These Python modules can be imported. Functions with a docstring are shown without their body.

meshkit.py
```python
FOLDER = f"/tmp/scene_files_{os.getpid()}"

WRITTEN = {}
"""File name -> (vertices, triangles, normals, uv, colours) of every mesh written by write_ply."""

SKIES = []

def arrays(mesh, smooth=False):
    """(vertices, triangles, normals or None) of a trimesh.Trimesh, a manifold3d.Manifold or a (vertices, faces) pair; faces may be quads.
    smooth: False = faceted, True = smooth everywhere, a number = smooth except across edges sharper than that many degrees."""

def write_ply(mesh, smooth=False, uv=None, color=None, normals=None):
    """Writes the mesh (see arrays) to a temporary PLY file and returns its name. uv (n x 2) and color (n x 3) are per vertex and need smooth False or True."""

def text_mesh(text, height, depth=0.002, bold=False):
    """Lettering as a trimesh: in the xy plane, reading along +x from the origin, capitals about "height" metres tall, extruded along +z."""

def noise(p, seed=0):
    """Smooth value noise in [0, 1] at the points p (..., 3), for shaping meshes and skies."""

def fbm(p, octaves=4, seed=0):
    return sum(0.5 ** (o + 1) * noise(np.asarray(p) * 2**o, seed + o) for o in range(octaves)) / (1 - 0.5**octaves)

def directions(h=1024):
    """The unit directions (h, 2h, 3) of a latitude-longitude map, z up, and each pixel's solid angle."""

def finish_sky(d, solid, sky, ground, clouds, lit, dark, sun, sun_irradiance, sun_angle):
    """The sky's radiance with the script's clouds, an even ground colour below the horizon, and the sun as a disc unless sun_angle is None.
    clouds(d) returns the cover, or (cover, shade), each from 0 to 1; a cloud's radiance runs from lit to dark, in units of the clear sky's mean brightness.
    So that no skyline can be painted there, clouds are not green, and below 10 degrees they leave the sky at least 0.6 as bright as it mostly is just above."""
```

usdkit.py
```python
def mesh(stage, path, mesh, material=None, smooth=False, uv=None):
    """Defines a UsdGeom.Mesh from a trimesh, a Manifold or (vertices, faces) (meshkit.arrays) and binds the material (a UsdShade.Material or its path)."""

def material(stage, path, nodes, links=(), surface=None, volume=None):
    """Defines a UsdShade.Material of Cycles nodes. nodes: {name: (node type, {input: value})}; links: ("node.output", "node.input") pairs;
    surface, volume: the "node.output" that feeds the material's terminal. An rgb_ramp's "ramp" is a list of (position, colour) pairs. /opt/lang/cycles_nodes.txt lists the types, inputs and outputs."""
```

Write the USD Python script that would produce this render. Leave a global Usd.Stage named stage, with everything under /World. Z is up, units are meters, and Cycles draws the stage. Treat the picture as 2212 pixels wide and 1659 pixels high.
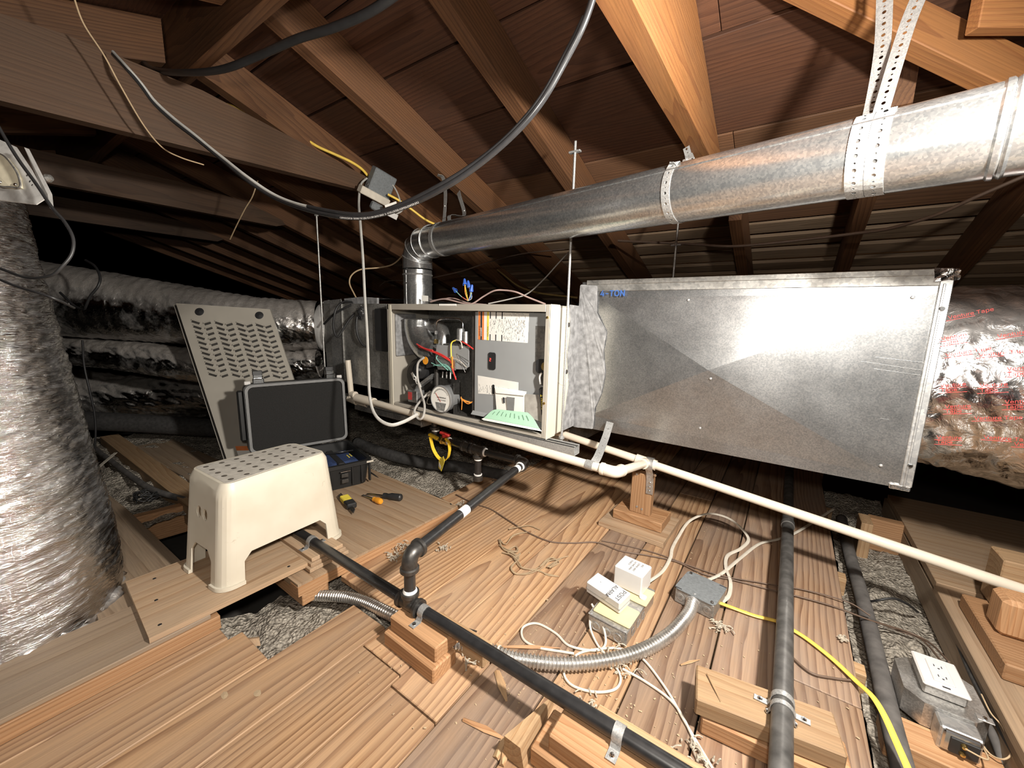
"""A dim attic: a horizontal furnace, its flue and ducts under low rafters, lit by one work lamp that hangs just right of the view and an added fill light at the lens. Units are metres, z up, plank tops at z = 0;
x runs along the furnace, y away from the camera."""
import math, random
import numpy as np, trimesh, manifold3d, usdkit, meshkit
from pxr import Usd, UsdGeom, UsdLux, UsdShade, Gf, Sdf, Vt
from shapely.geometry import Polygon, Point, box as sbox
from shapely import affinity
random.seed(7); RNG = np.random.default_rng(11)
stage = Usd.Stage.CreateInMemory()
UsdGeom.Xform.Define(stage, '/World'); UsdGeom.Scope.Define(stage, '/World/Looks')
# ---------------------------------------------------------------- camera, lamp, exposure
EYE, YAW, PITCH, ROLL, FOCAL = (0.0, 0.0, 0.8), -0.607, -0.1681, 0.0248, 858.0
fw = np.array([math.sin(YAW)*math.cos(PITCH), math.cos(YAW)*math.cos(PITCH), math.sin(PITCH)])
r0 = np.array([math.cos(YAW), -math.sin(YAW), 0]); u0 = np.cross(r0, fw)
rt, up = r0*math.cos(ROLL)+u0*math.sin(ROLL), -r0*math.sin(ROLL)+u0*math.cos(ROLL)
cam = UsdGeom.Camera.Define(stage, '/World/camera')
cam.CreateHorizontalApertureAttr(36.0); cam.CreateVerticalApertureAttr(27.0); cam.CreateFocalLengthAttr(36.0*FOCAL/2212)
cam.CreateClippingRangeAttr(Gf.Vec2f(0.02, 100.0)); cam.CreateExposureAttr(-0.1)
cam.AddTransformOp().Set(Gf.Matrix4d(*rt, 0, *up, 0, *(-fw), 0, *EYE, 1))
# a round flood lamp hung just right of the view, facing left and a little down
lamp = UsdLux.DiskLight.Define(stage, '/World/work_lamp'); ln_ = np.array((-0.75, 0.42, -0.50))/np.linalg.norm((-0.75, 0.42, -0.50)); lx_ = np.cross([0, 0, 1.], -ln_); lx_ /= np.linalg.norm(lx_); ly_ = np.cross(-ln_, lx_)
lamp.CreateRadiusAttr(0.045); lamp.CreateIntensityAttr(2500.0); lamp.CreateColorAttr(Gf.Vec3f(1.0, 0.945, 0.86))
lamp.AddTransformOp().Set(Gf.Matrix4d(*lx_, 0, *ly_, 0, *(-ln_), 0, *(0.32, 0.55, 1.15), 1))
# added fill light just above the lens, there to even out the floor
head = UsdLux.SphereLight.Define(stage, '/World/head_lamp'); head.CreateRadiusAttr(0.03); head.CreateIntensityAttr(850.0); head.CreateColorAttr(Gf.Vec3f(1.0, 0.93, 0.83)); head.AddTranslateOp().Set(Gf.Vec3d(0.02, -0.06, 0.93))
# ---------------------------------------------------------------- helpers: prims
USED, M = {}, {}
def numbered(path):
    k = USED.get(path, 0); USED[path] = k+1
    return path if k == 0 else f'{path}_{k:03d}'
def tag(o, label=None, cat=None, group=None, kind=None):
    p = o.GetPrim() if hasattr(o, 'GetPrim') else o
    for k, v in (('label', label), ('category', cat), ('group', group), ('kind', kind)):
        if v: p.SetCustomDataByKey(k, v)
    return p
ORIG = {}
def thing(name, label, cat, loc=(0, 0, 0), group=None, kind=None):
    x = UsdGeom.Xform.Define(stage, numbered('/World/'+name)); x.AddTranslateOp().Set(Gf.Vec3d(*map(float, loc)))
    ORIG[str(x.GetPath())] = np.array(loc, float)
    return tag(x, label, cat, group, kind)
def obj(name, mesh, mat, parent=None, smooth=False, grain=None, label=None, cat=None, group=None, kind=None, off=None):
    """One Mesh prim from vertices in world coordinates. grain = (origin, along, across): lays the wood figure along the piece."""
    base = str(parent.GetPath()) if parent is not None else '/World'
    path = numbered(base+'/'+name)
    v, f, n = meshkit.arrays(mesh, smooth)
    o = ORIG.get(base, np.zeros(3)); ORIG[path] = o
    m = UsdGeom.Mesh.Define(stage, path)
    m.CreatePointsAttr(Vt.Vec3fArray.FromNumpy((v-o).astype(np.float32)))
    m.CreateFaceVertexCountsAttr(Vt.IntArray.FromNumpy(np.full(len(f), 3, np.int32)))
    m.CreateFaceVertexIndicesAttr(Vt.IntArray.FromNumpy(f.astype(np.int32).ravel()))
    m.CreateSubdivisionSchemeAttr('none')
    if n is not None:
        m.CreateNormalsAttr(Vt.Vec3fArray.FromNumpy(n.astype(np.float32))); m.SetNormalsInterpolation('vertex')
    if grain is not None:
        O, U, V = (np.asarray(a, float) for a in grain)
        U = U/np.linalg.norm(U); V = V-U*(U@V); V = V/np.linalg.norm(V); W = np.cross(U, V)
        off = off if off is not None else (RNG.uniform(-9, 9), RNG.uniform(-.07, .07), RNG.choice([-1, 1])*RNG.uniform(.02, .07))
        wc = (v-O) @ np.stack([U, V, W], 1); tl_ = RNG.uniform(-.05, .05); wc[:, 2] += tl_*wc[:, 0]; wc[:, 1] += tl_*.4*wc[:, 0]; wc = wc+np.asarray(off)
        UsdGeom.PrimvarsAPI(m).CreatePrimvar('wc', Sdf.ValueTypeNames.Float3Array, 'vertex').Set(Vt.Vec3fArray.FromNumpy(wc.astype(np.float32)))
    UsdShade.MaterialBindingAPI.Apply(m.GetPrim()).Bind(M[mat])
    return tag(m, label, cat, group, kind)
# ---------------------------------------------------------------- helpers: shapes
def nrm(a): a = np.asarray(a, float); return a/np.linalg.norm(a)
def cat_(*ms): return trimesh.util.concatenate([trimesh.Trimesh(*meshkit.arrays(m)[:2], process=False) for m in ms])
def hull(pts): return trimesh.convex.convex_hull(np.asarray(pts, float))
def obb(c, half, axes=np.eye(3), bev=0.0015):
    """A chamfered box: centre, half sizes along the rows of axes."""
    c, half, axes = np.asarray(c, float), np.asarray(half, float), np.asarray(axes, float)
    b = min(bev, half.min()*.8); pts = []
    for s in np.ndindex(2, 2, 2):
        s = np.array(s)*2-1
        for k in range(3):
            h = half-b; h[k] = half[k]; pts.append(c+(s*h) @ axes)
    return hull(pts)
def bx(x0, x1, y0, y1, z0, z1, bev=0.0015):
    return obb(((x0+x1)/2, (y0+y1)/2, (z0+z1)/2), (abs(x1-x0)/2, abs(y1-y0)/2, abs(z1-z0)/2), bev=bev)
def frame(x, z):
    """Rows: x axis, y axis, z axis, with x kept and z made square to it."""
    x = nrm(x); z = np.asarray(z, float); z = nrm(z-x*(x@z)); return np.stack([x, np.cross(z, x), z])
def beam(p0, p1, w, h, upv=(0, 0, 1), bev=0.002):
    p0, p1 = np.asarray(p0, float), np.asarray(p1, float); A = frame(p1-p0, upv)
    return obb((p0+p1)/2, (np.linalg.norm(p1-p0)/2, w/2, h/2), A, bev)
def spl(pts, n=60, closed=False):
    """Catmull-Rom through the points, evenly respaced."""
    p = np.asarray(pts, float)
    q = np.vstack([p[-1], p, p[0], p[1]]) if closed else np.vstack([2*p[0]-p[1], p, 2*p[-1]-p[-2]])
    out = []
    for i in range(1, len(q)-2):
        t = np.linspace(0, 1, 16, endpoint=False)[:, None]; a, b, c, d = q[i-1:i+3]
        out.append(.5*(2*b+(c-a)*t+(2*a-5*b+4*c-d)*t**2+(3*b-a-3*c+d)*t**3))
    out = np.vstack(out+[q[-2][None]]); s = np.r_[0, np.cumsum(np.linalg.norm(np.diff(out, axis=0), axis=1))]
    return np.stack([np.interp(np.linspace(0, s[-1], n), s, out[:, k]) for k in range(3)], 1)
def frames(p):
    t = np.gradient(p, axis=0); t /= np.linalg.norm(t, axis=1, keepdims=True)+1e-12
    a = nrm(np.cross(t[0], [0, 0, 1.] if abs(t[0][2]) < .9 else [1., 0, 0])); A = []
    for i in range(len(p)):
        a = a-t[i]*(a@t[i]); a = nrm(a); A.append(a)
    A = np.array(A); return t, A, np.cross(t, A)
def tube(p, r, sides=12, cap=True, flat=None):
    """A swept tube; r a number or one per point; flat = (width, thickness) factors in the tube's own frame."""
    p = np.asarray(p, float); n = len(p); t, A, B = frames(p); R = np.broadcast_to(r, (n,))
    ang = np.arange(sides)*2*np.pi/sides; ca, sa = np.cos(ang), np.sin(ang)
    if flat: ca, sa = ca*flat[0], sa*flat[1]
    v = (p[:, None]+R[:, None, None]*(ca[None, :, None]*A[:, None]+sa[None, :, None]*B[:, None])).reshape(-1, 3)
    i, j = np.meshgrid(np.arange(n-1), np.arange(sides), indexing='ij'); k = (j+1) % sides
    q = np.stack([i*sides+j, i*sides+k, (i+1)*sides+k, (i+1)*sides+j], -1).reshape(-1, 4)
    f = np.vstack([q[:, [0, 1, 2]], q[:, [0, 2, 3]]])
    if cap:
        v = np.vstack([v, p[0], p[-1]]); j = np.arange(sides); k = (j+1) % sides
        f = np.vstack([f, np.stack([np.full(sides, n*sides), k, j], 1), np.stack([np.full(sides, n*sides+1), (n-1)*sides+j, (n-1)*sides+k], 1)])
    return trimesh.Trimesh(v, f, process=False)
def rod(p0, p1, r, sides=14): return tube(np.array([p0, p1], float), r, sides)
def lathe(prof, o, axis, sides=28):
    """Profile of (radius, height) turned about an axis."""
    prof = np.asarray(prof, float); ax = nrm(axis); p = np.asarray(o, float)+prof[:, 1:2]*ax
    a = nrm(np.cross(ax, [0, 0, 1.] if abs(ax[2]) < .9 else [1., 0, 0])); b = np.cross(ax, a)
    ang = np.arange(sides)*2*np.pi/sides; n = len(prof)
    v = (p[:, None]+np.maximum(prof[:, 0], 1e-5)[:, None, None]*(np.cos(ang)[None, :, None]*a+np.sin(ang)[None, :, None]*b)).reshape(-1, 3)
    i, j = np.meshgrid(np.arange(n-1), np.arange(sides), indexing='ij'); k = (j+1) % sides
    q = np.stack([i*sides+j, i*sides+k, (i+1)*sides+k, (i+1)*sides+j], -1).reshape(-1, 4)
    return trimesh.Trimesh(v, np.vstack([q[:, [0, 1, 2]], q[:, [0, 2, 3]]]), process=False)
def ext(poly, depth, o, x, y):
    """A shapely polygon extruded by depth along x cross y, its plane at o with axes x, y."""
    m = trimesh.util.concatenate([trimesh.creation.extrude_polygon(g, depth, engine='earcut') for g in getattr(poly, 'geoms', [poly])])
    x = nrm(x); y = np.asarray(y, float); y = nrm(y-x*(x@y)); z = np.cross(x, y)
    return trimesh.Trimesh(np.asarray(o)+m.vertices @ np.stack([x, y, z]), m.faces, process=False)
def text(s, h, o, x, y, depth=.0004, bold=False):
    m = meshkit.text_mesh(s, h, depth, bold); x = nrm(x); y = np.asarray(y, float); y = nrm(y-x*(x@y)); z = np.cross(x, y)
    return trimesh.Trimesh(np.asarray(o)+m.vertices @ np.stack([x, y, z]), m.faces, process=False)
def rrect(w, h, r, n=4): return sbox(-w/2+r, -h/2+r, w/2-r, h/2-r).buffer(r, quad_segs=n)
def ribbon(p, side, w, t):
    """A flat strap: centre line p, width direction side (one or per point), width w, thickness t."""
    p = np.asarray(p, float); n = len(p); tg = np.gradient(p, axis=0); tg /= np.linalg.norm(tg, axis=1, keepdims=True)+1e-12
    s = np.broadcast_to(np.asarray(side, float), p.shape); s = s-tg*(s*tg).sum(1, keepdims=True); s = s/np.linalg.norm(s, axis=1, keepdims=True)
    u = np.cross(s, tg); c = [p+s*w/2+u*t/2, p-s*w/2+u*t/2, p-s*w/2-u*t/2, p+s*w/2-u*t/2]
    v = np.stack(c, 1).reshape(-1, 3); i = np.arange(n-1); f = []
    for a in range(4):
        b = (a+1) % 4; f += [np.stack([i*4+a, i*4+b, i*4+4+b], 1), np.stack([i*4+a, i*4+4+b, i*4+4+a], 1)]
    f += [np.array([[0, 2, 1], [0, 3, 2]]), np.array([[0, 1, 2], [0, 2, 3]])+(n-1)*4]
    return trimesh.Trimesh(v, np.vstack(f), process=False)
def grid(x0, x1, y0, y1, nx, ny, zf):
    X, Y = np.meshgrid(np.linspace(x0, x1, nx), np.linspace(y0, y1, ny), indexing='ij'); Z = zf(X, Y)
    v = np.stack([X, Y, Z], -1).reshape(-1, 3); i, j = np.meshgrid(np.arange(nx-1), np.arange(ny-1), indexing='ij'); a = (i*ny+j).ravel()
    return trimesh.Trimesh(v, np.vstack([np.stack([a, a+ny, a+ny+1], 1), np.stack([a, a+ny+1, a+1], 1)]), process=False)
# ---------------------------------------------------------------- materials
def mat(name, nodes, links, surface='p.BSDF'): M[name] = usdkit.material(stage, '/World/Looks/'+name, nodes, links, surface=surface)
def plain(name, col, rough=.5, metal=0., var=.12, scale=40, bump=0., **kw):
    """A one-colour surface with slight mottling."""
    c = np.array(col, float)
    nodes = {'g': ('geometry', {}), 'n': ('noise_texture', {'scale': scale, 'detail': 4}), 'r': ('rgb_ramp', {'ramp': [(.25, tuple(c*(1-var))), (.75, tuple(np.minimum(c*(1+var), 1)))]}),
             'p': ('principled_bsdf', {'roughness': rough, 'metallic': metal, **kw})}
    links = [('g.position', 'n.vector'), ('n.fac', 'r.fac'), ('r.color', 'p.base_color')]
    if bump:
        nodes['b'] = ('bump', {'strength': .6, 'distance': bump}); links += [('n.fac', 'b.height'), ('b.normal', 'p.normal')]
    mat(name, nodes, links)
def wood(name, light, dark, grey, dirt=.35, ring=26, rough=.62, contrast=.75, bump=.0006):
    """Sawn softwood: rings cut along the piece, fine fibre streaks, dirt in blotches, each board its own tone."""
    mat(name, {
        'a': ('attribute', {'attribute': 'wc'}),
        'm1': ('mapping', {'scale': (.7, 5, 5)}), 'n1': ('noise_texture', {'scale': 1.6, 'detail': 3}),
        's1': ('vector_math', {'math_type': 'subtract', 'vector2': (.5, .5, .5)}), 's2': ('vector_math', {'math_type': 'scale', 'scale': .055}),
        'm2': ('mapping', {'scale': (.06, 1, 1)}), 'ad': ('vector_math', {'math_type': 'add'}),
        'w': ('wave_texture', {'wave_type': 'rings', 'rings_direction': 'x', 'profile': 'saw', 'scale': ring, 'distortion': .6, 'detail': 2, 'detail_scale': 1.5}),
        'rr': ('rgb_ramp', {'ramp': [(0, light), (.45, tuple(np.array(light)*.93)), (.8, tuple(np.array(light)*(1-contrast)+np.array(dark)*contrast)), (.97, dark), (1, light)]}),
        'm3': ('mapping', {'scale': (5, 260, 260)}), 'n3': ('noise_texture', {'scale': 1, 'detail': 3}),
        'r3': ('rgb_ramp', {'ramp': [(.3, (.72, .72, .72)), (.65, (1.05, 1.05, 1.05))]}), 'x3': ('mix', {'mix_type': 'multiply', 'fac': .8}),
        'm4': ('mapping', {'scale': (2.2, 6, 6)}), 'n4': ('noise_texture', {'scale': 1.3, 'detail': 6, 'roughness': .65}), 'r4': ('rgb_ramp', {'ramp': [(.38, (0, 0, 0)), (.72, (1, 1, 1))]}),
        'k4': ('math', {'math_type': 'multiply', 'value2': dirt}), 'x4': ('mix', {'color2': grey}),
        'oi': ('object_info', {}), 'mr': ('map_range', {'from_min': 0, 'from_max': 1, 'to_min': .78, 'to_max': 1.14}), 'hv': ('hsv', {}),
        'bs': ('math', {'math_type': 'multiply_add', 'value2': .5}), 'b': ('bump', {'strength': .5, 'distance': bump}),
        'p': ('principled_bsdf', {'roughness': rough, 'specular_ior_level': .35})},
        [('a.vector', 'm1.vector'), ('m1.vector', 'n1.vector'), ('n1.color', 's1.vector1'), ('s1.vector', 's2.vector1'), ('a.vector', 'm2.vector'), ('m2.vector', 'ad.vector1'), ('s2.vector', 'ad.vector2'),
         ('ad.vector', 'w.vector'), ('w.fac', 'rr.fac'), ('a.vector', 'm3.vector'), ('m3.vector', 'n3.vector'), ('n3.fac', 'r3.fac'), ('rr.color', 'x3.color1'), ('r3.color', 'x3.color2'),
         ('a.vector', 'm4.vector'), ('m4.vector', 'n4.vector'), ('n4.fac', 'r4.fac'), ('r4.color', 'k4.value1'), ('k4.value', 'x4.fac'), ('x3.color', 'x4.color1'), ('oi.random', 'mr.value'),
         ('x4.color', 'hv.color'), ('mr.result', 'hv.value'), ('hv.color', 'p.base_color'), ('w.fac', 'bs.value1'), ('n3.fac', 'bs.value3'), ('bs.value', 'b.height'), ('b.normal', 'p.normal')])
def galv(name, lo, hi, scale=140, r0=.28, r1=.5, dust=0., bump=.0, metal=.9):
    """Zinc-coated sheet: small crystals of differing brightness, cloudy gloss, some dust."""
    nodes = {'g': ('geometry', {}), 'v': ('voronoi_texture', {'scale': scale}), 'bw': ('rgb_to_bw', {}), 'r': ('rgb_ramp', {'ramp': [(.2, lo), (.8, hi)]}),
             'n': ('noise_texture', {'scale': 9, 'detail': 6, 'roughness': .6}), 'rr': ('map_range', {'from_min': .3, 'from_max': .7, 'to_min': r0, 'to_max': r1}),
             'rd': ('rgb_ramp', {'ramp': [(.45, (0, 0, 0)), (.8, (1, 1, 1))]}), 'kd': ('math', {'math_type': 'multiply', 'value2': dust}), 'im': ('math', {'math_type': 'subtract', 'value1': metal}), 'x': ('mix', {'color2': (.24, .215, .19)}),
             'p': ('principled_bsdf', {'metallic': 1.0})}
    links = [('g.position', 'v.vector'), ('g.position', 'n.vector'), ('v.color', 'bw.color'), ('bw.val', 'r.fac'), ('n.fac', 'rr.value'), ('rr.result', 'p.roughness'), ('n.fac', 'rd.fac'), ('rd.color', 'kd.value1'),
             ('kd.value', 'x.fac'), ('r.color', 'x.color1'), ('x.color', 'p.base_color'), ('kd.value', 'im.value2'), ('im.value', 'p.metallic')]
    if bump: nodes['b'] = ('bump', {'strength': .5, 'distance': bump}); links += [('n.fac', 'b.height'), ('b.normal', 'p.normal')]
    mat(name, nodes, links)
def foil(name, col, crease=30., dust=.5, rough=.16, depth=.012, stretch=(1, 1, 1)):
    """Crinkled metallised film with a coat of dust where it lies."""
    mat(name, {'g': ('geometry', {}), 'm': ('mapping', {'scale': stretch}), 'n1': ('noise_texture', {'scale': crease, 'detail': 5, 'roughness': .55, 'distortion': 1.2}), 'v': ('voronoi_texture', {'feature': 'distance_to_edge', 'scale': crease*.8}),
        'mm': ('math', {'math_type': 'multiply_add', 'value2': .5}), 'b': ('bump', {'strength': .8, 'distance': depth}),
        'sp': ('separate_xyz', {}), 'rn': ('map_range', {'from_min': .1, 'from_max': .9, 'to_min': 0, 'to_max': 1, 'clamp': True}), 'nd': ('noise_texture', {'scale': 7, 'detail': 6, 'roughness': .65}),
        'dm': ('math', {'math_type': 'multiply_add', 'value2': .75}), 'rd': ('rgb_ramp', {'ramp': [(.5, (0, 0, 0)), (.95, (1, 1, 1))]}), 'kd': ('math', {'math_type': 'multiply', 'value2': dust}), 'im': ('math', {'math_type': 'subtract', 'value1': 1.0}),
        'rc': ('rgb_ramp', {'ramp': [(.3, tuple(np.array(col)*.75)), (.7, col)]}), 'x': ('mix', {'color2': (.23, .2, .175)}), 'rg': ('math', {'math_type': 'multiply_add', 'value2': .6, 'value3': rough}), 'p': ('principled_bsdf', {'metallic': 1.0})},
        [('g.position', 'm.vector'), ('m.vector', 'n1.vector'), ('m.vector', 'v.vector'), ('v.distance', 'mm.value1'), ('n1.fac', 'mm.value3'), ('mm.value', 'b.height'), ('b.normal', 'p.normal'), ('g.normal', 'sp.vector'), ('sp.z', 'rn.value'),
         ('g.position', 'nd.vector'), ('rn.result', 'dm.value1'), ('nd.fac', 'dm.value3'), ('dm.value', 'rd.fac'), ('rd.color', 'kd.value1'), ('nd.fac', 'rc.fac'), ('rc.color', 'x.color1'), ('kd.value', 'x.fac'), ('x.color', 'p.base_color'),
         ('kd.value', 'im.value2'), ('im.value', 'p.metallic'), ('kd.value', 'rg.value1'), ('rg.value', 'p.roughness')])
wood('plank_wood', (.335, .215, .135), (.155, .082, .047), (.25, .195, .16), dirt=.7, ring=24)  # dusty boards, also darkened where the lamp falls strongest
wood('plank_clean_bright', (.50, .305, .165), (.25, .125, .06), (.33, .245, .18), dirt=.5, ring=22)  # cleaner boards, also lightened to make up for weaker lamp light at left
wood('stud_wood', (.47, .265, .135), (.33, .16, .07), (.36, .225, .13), dirt=.3, ring=32, contrast=.6)
wood('pale_wood', (.46, .30, .165), (.34, .195, .095), (.32, .22, .14), dirt=.35, ring=22, contrast=.5)
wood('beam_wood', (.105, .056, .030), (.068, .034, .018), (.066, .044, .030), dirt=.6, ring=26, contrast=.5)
wood('rafter_wood', (.185, .085, .037), (.11, .046, .020), (.09, .052, .033), dirt=.55, ring=30)
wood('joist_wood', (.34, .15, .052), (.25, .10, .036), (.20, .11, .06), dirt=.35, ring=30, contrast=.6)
wood('sheath_wood', (.135, .06, .033), (.085, .037, .022), (.072, .043, .032), dirt=.5, ring=24)
wood('lit_sheath', (.20, .10, .052), (.12, .06, .032), (.12, .07, .045), dirt=.5, ring=24)  # lighter copy of the sheathing, lamp light put into its colour
wood('batten_wood', (.34, .235, .15), (.21, .14, .085), (.27, .20, .145), dirt=.5, ring=30)  # lightened so the far battens look lit below the flue
wood('shake_wood', (.46, .25, .11), (.28, .145, .068), (.30, .19, .12), dirt=.6, ring=40)
wood('ply_wood', (.47, .325, .205), (.35, .215, .12), (.36, .275, .20), dirt=.6, ring=9, contrast=.5)
wood('old_ply', (.37, .27, .18), (.26, .175, .11), (.29, .225, .17), dirt=.8, ring=10, contrast=.45)
galv('galv', (.50, .51, .52), (.70, .70, .69), r0=.36, r1=.5, dust=.08)
galv('galv_pipe', (.43, .44, .45), (.62, .62, .61), scale=260, r0=.16, r1=.27, dust=.02)
galv('galv_dull', (.33, .33, .32), (.48, .47, .45), r0=.38, r1=.6, dust=.5)
galv('strap_metal', (.36, .36, .36), (.50, .50, .49), scale=420, r0=.4, r1=.55, dust=.05, metal=.6)
galv('conduit_metal', (.55, .53, .50), (.68, .66, .63), r0=.22, r1=.36, dust=.25)
foil('foil', (.62, .60, .58), crease=60, dust=.7, depth=.003, rough=.13)
foil('foil_column', (.74, .74, .75), crease=46, dust=.15, stretch=(1, 1, 4.5), depth=.0035, rough=.07)
foil('foil_wrap', (.80, .78, .77), crease=26, dust=.25, rough=.2, depth=.006)
plain('black_pipe', (.018, .018, .019), .32, .0, .3, 60, specular_ior_level=.7)
plain('cast_iron', (.10, .095, .09), .42, .8, .3, 90)
plain('old_steel', (.125, .12, .115), .5, .55, .5, 35)
plain('pvc', (.66, .59, .49), .32, 0, .05, 12)
plain('rubber_black', (.022, .022, .023), .45, 0, .2)
plain('case_black', (.014, .014, .014), .5, 0, .2, 60)
plain('foam_black', (.013, .0125, .012), .9, 0, .25, 220, bump=.001)
plain('grey_gasket', (.20, .20, .20), .6)
plain('beige_paint', (.40, .37, .32), .42, 0, .05, 14)
plain('cream_paint', (.60, .56, .46), .42, 0, .05, 14)
plain('grey_paint', (.30, .31, .315), .45, 0, .05, 14)
plain('dark_interior', (.06, .055, .05), .6, .3, .3)
plain('stool_flat', (.80, .74, .61), .38, 0, .04, 20)
plain('white_plastic', (.62, .60, .58), .35, 0, .03)
plain('ivory_plastic', (.60, .50, .29), .4, 0, .04)
plain('paper_white', (.82, .80, .75), .7, 0, .03)
plain('paper_green', (.40, .66, .48), .7, 0, .04)
plain('ink', (.03, .03, .035), .7)
plain('ink_blue', (.03, .10, .34), .7)
plain('ink_red', (.50, .055, .05), .6)
plain('label_orange', (.80, .22, .05), .6)
plain('label_yellow', (.85, .68, .08), .6)
plain('yellow_plastic', (.85, .55, .04), .4)
plain('yellow_cable', (.85, .58, .10), .45)
plain('white_cable', (.58, .53, .45), .45)
plain('grey_cable', (.42, .40, .37), .5)
plain('brown_cable', (.13, .085, .06), .55)
plain('tan_wire', (.45, .33, .2), .7)
plain('red_plastic', (.62, .045, .04), .4)
plain('blue_plastic', (.05, .14, .55), .4)
plain('teal_wire', (.25, .55, .47), .45)
plain('orange_wire', (.85, .30, .05), .45)
plain('brass', (.72, .52, .20), .3, 1.)
plain('amber_plastic', (.80, .33, .03), .25, 0, .1)
plain('chrome', (.62, .63, .64), .18, 1.)
plain('white_sealant', (.80, .79, .77), .6)
plain('mastic', (.25, .25, .255), .75, 0, .45, 45, bump=.004)
plain('dust_black', (.045, .043, .042), .85, 0, .4, 60)
plain('fluff', (.40, .35, .28), .95, 0, .4, 120)
plain('dark_base', (.05, .045, .04), .9)
plain('blue_nylon', (.025, .045, .12), .7, 0, .3, 90)
mat('led_red', {'p': ('principled_bsdf', {'base_color': (.3, .01, .01), 'emission_color': (1., .06, .04), 'emission_strength': 3.0})}, [])
mat('glass_lens', {'f': ('fresnel', {'IOR': 1.45}), 't': ('transparent_bsdf', {}), 'g': ('glossy_bsdf', {'roughness': .05, 'color': (.9, .9, .9)}), 'm': ('mix_closure', {})}, [('f.fac', 'm.fac'), ('t.BSDF', 'm.closure1'), ('g.BSDF', 'm.closure2')], surface='m.closure')
mat('insulation', {'g': ('geometry', {}), 'n': ('noise_texture', {'scale': 55, 'detail': 6, 'roughness': .7}), 'v': ('voronoi_texture', {'scale': 120}), 'r': ('rgb_ramp', {'ramp': [(.3, (.24, .21, .175)), (.55, (.50, .45, .38)), (.75, (.66, .60, .52))]}),
    'r2': ('rgb_ramp', {'ramp': [(.0, (1.35, 1.3, 1.2)), (.25, (1, 1, 1)), (.8, (.7, .7, .7))]}), 'x': ('mix', {'mix_type': 'multiply', 'fac': 1.0}), 'ad': ('math', {'math_type': 'subtract'}), 'b': ('bump', {'strength': 1.0, 'distance': .012}), 'p': ('principled_bsdf', {'roughness': .95, 'specular_ior_level': .1})},
    [('g.position', 'n.vector'), ('g.position', 'v.vector'), ('n.fac', 'r.fac'), ('v.distance', 'r2.fac'), ('r.color', 'x.color1'), ('r2.color', 'x.color2'), ('x.color', 'p.base_color'), ('n.fac', 'ad.value1'), ('v.distance', 'ad.value2'), ('ad.value', 'b.height'), ('b.normal', 'p.normal')])
mat('stool_plastic', {'g': ('geometry', {}), 'm': ('mapping', {'scale': (1, .35, .8)}), 'n': ('noise_texture', {'scale': 55, 'detail': 5, 'roughness': .7, 'distortion': 1.5}), 'r': ('rgb_ramp', {'ramp': [(.66, (0, 0, 0)), (.74, (1, 1, 1))]}), 'n2': ('noise_texture', {'scale': 7, 'detail': 5}), 'r2': ('rgb_ramp', {'ramp': [(.4, (.64, .59, .49)), (.75, (.54, .485, .385))]}),
    'k': ('math', {'math_type': 'multiply', 'value2': .55}), 'x': ('mix', {'color2': (.36, .29, .20)}), 'p': ('principled_bsdf', {'roughness': .4})},
    [('g.position', 'm.vector'), ('m.vector', 'n.vector'), ('n.fac', 'r.fac'), ('g.position', 'n2.vector'), ('n2.fac', 'r2.fac'), ('r.color', 'k.value1'), ('k.value', 'x.fac'), ('r2.color', 'x.color1'), ('x.color', 'p.base_color')])

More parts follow.
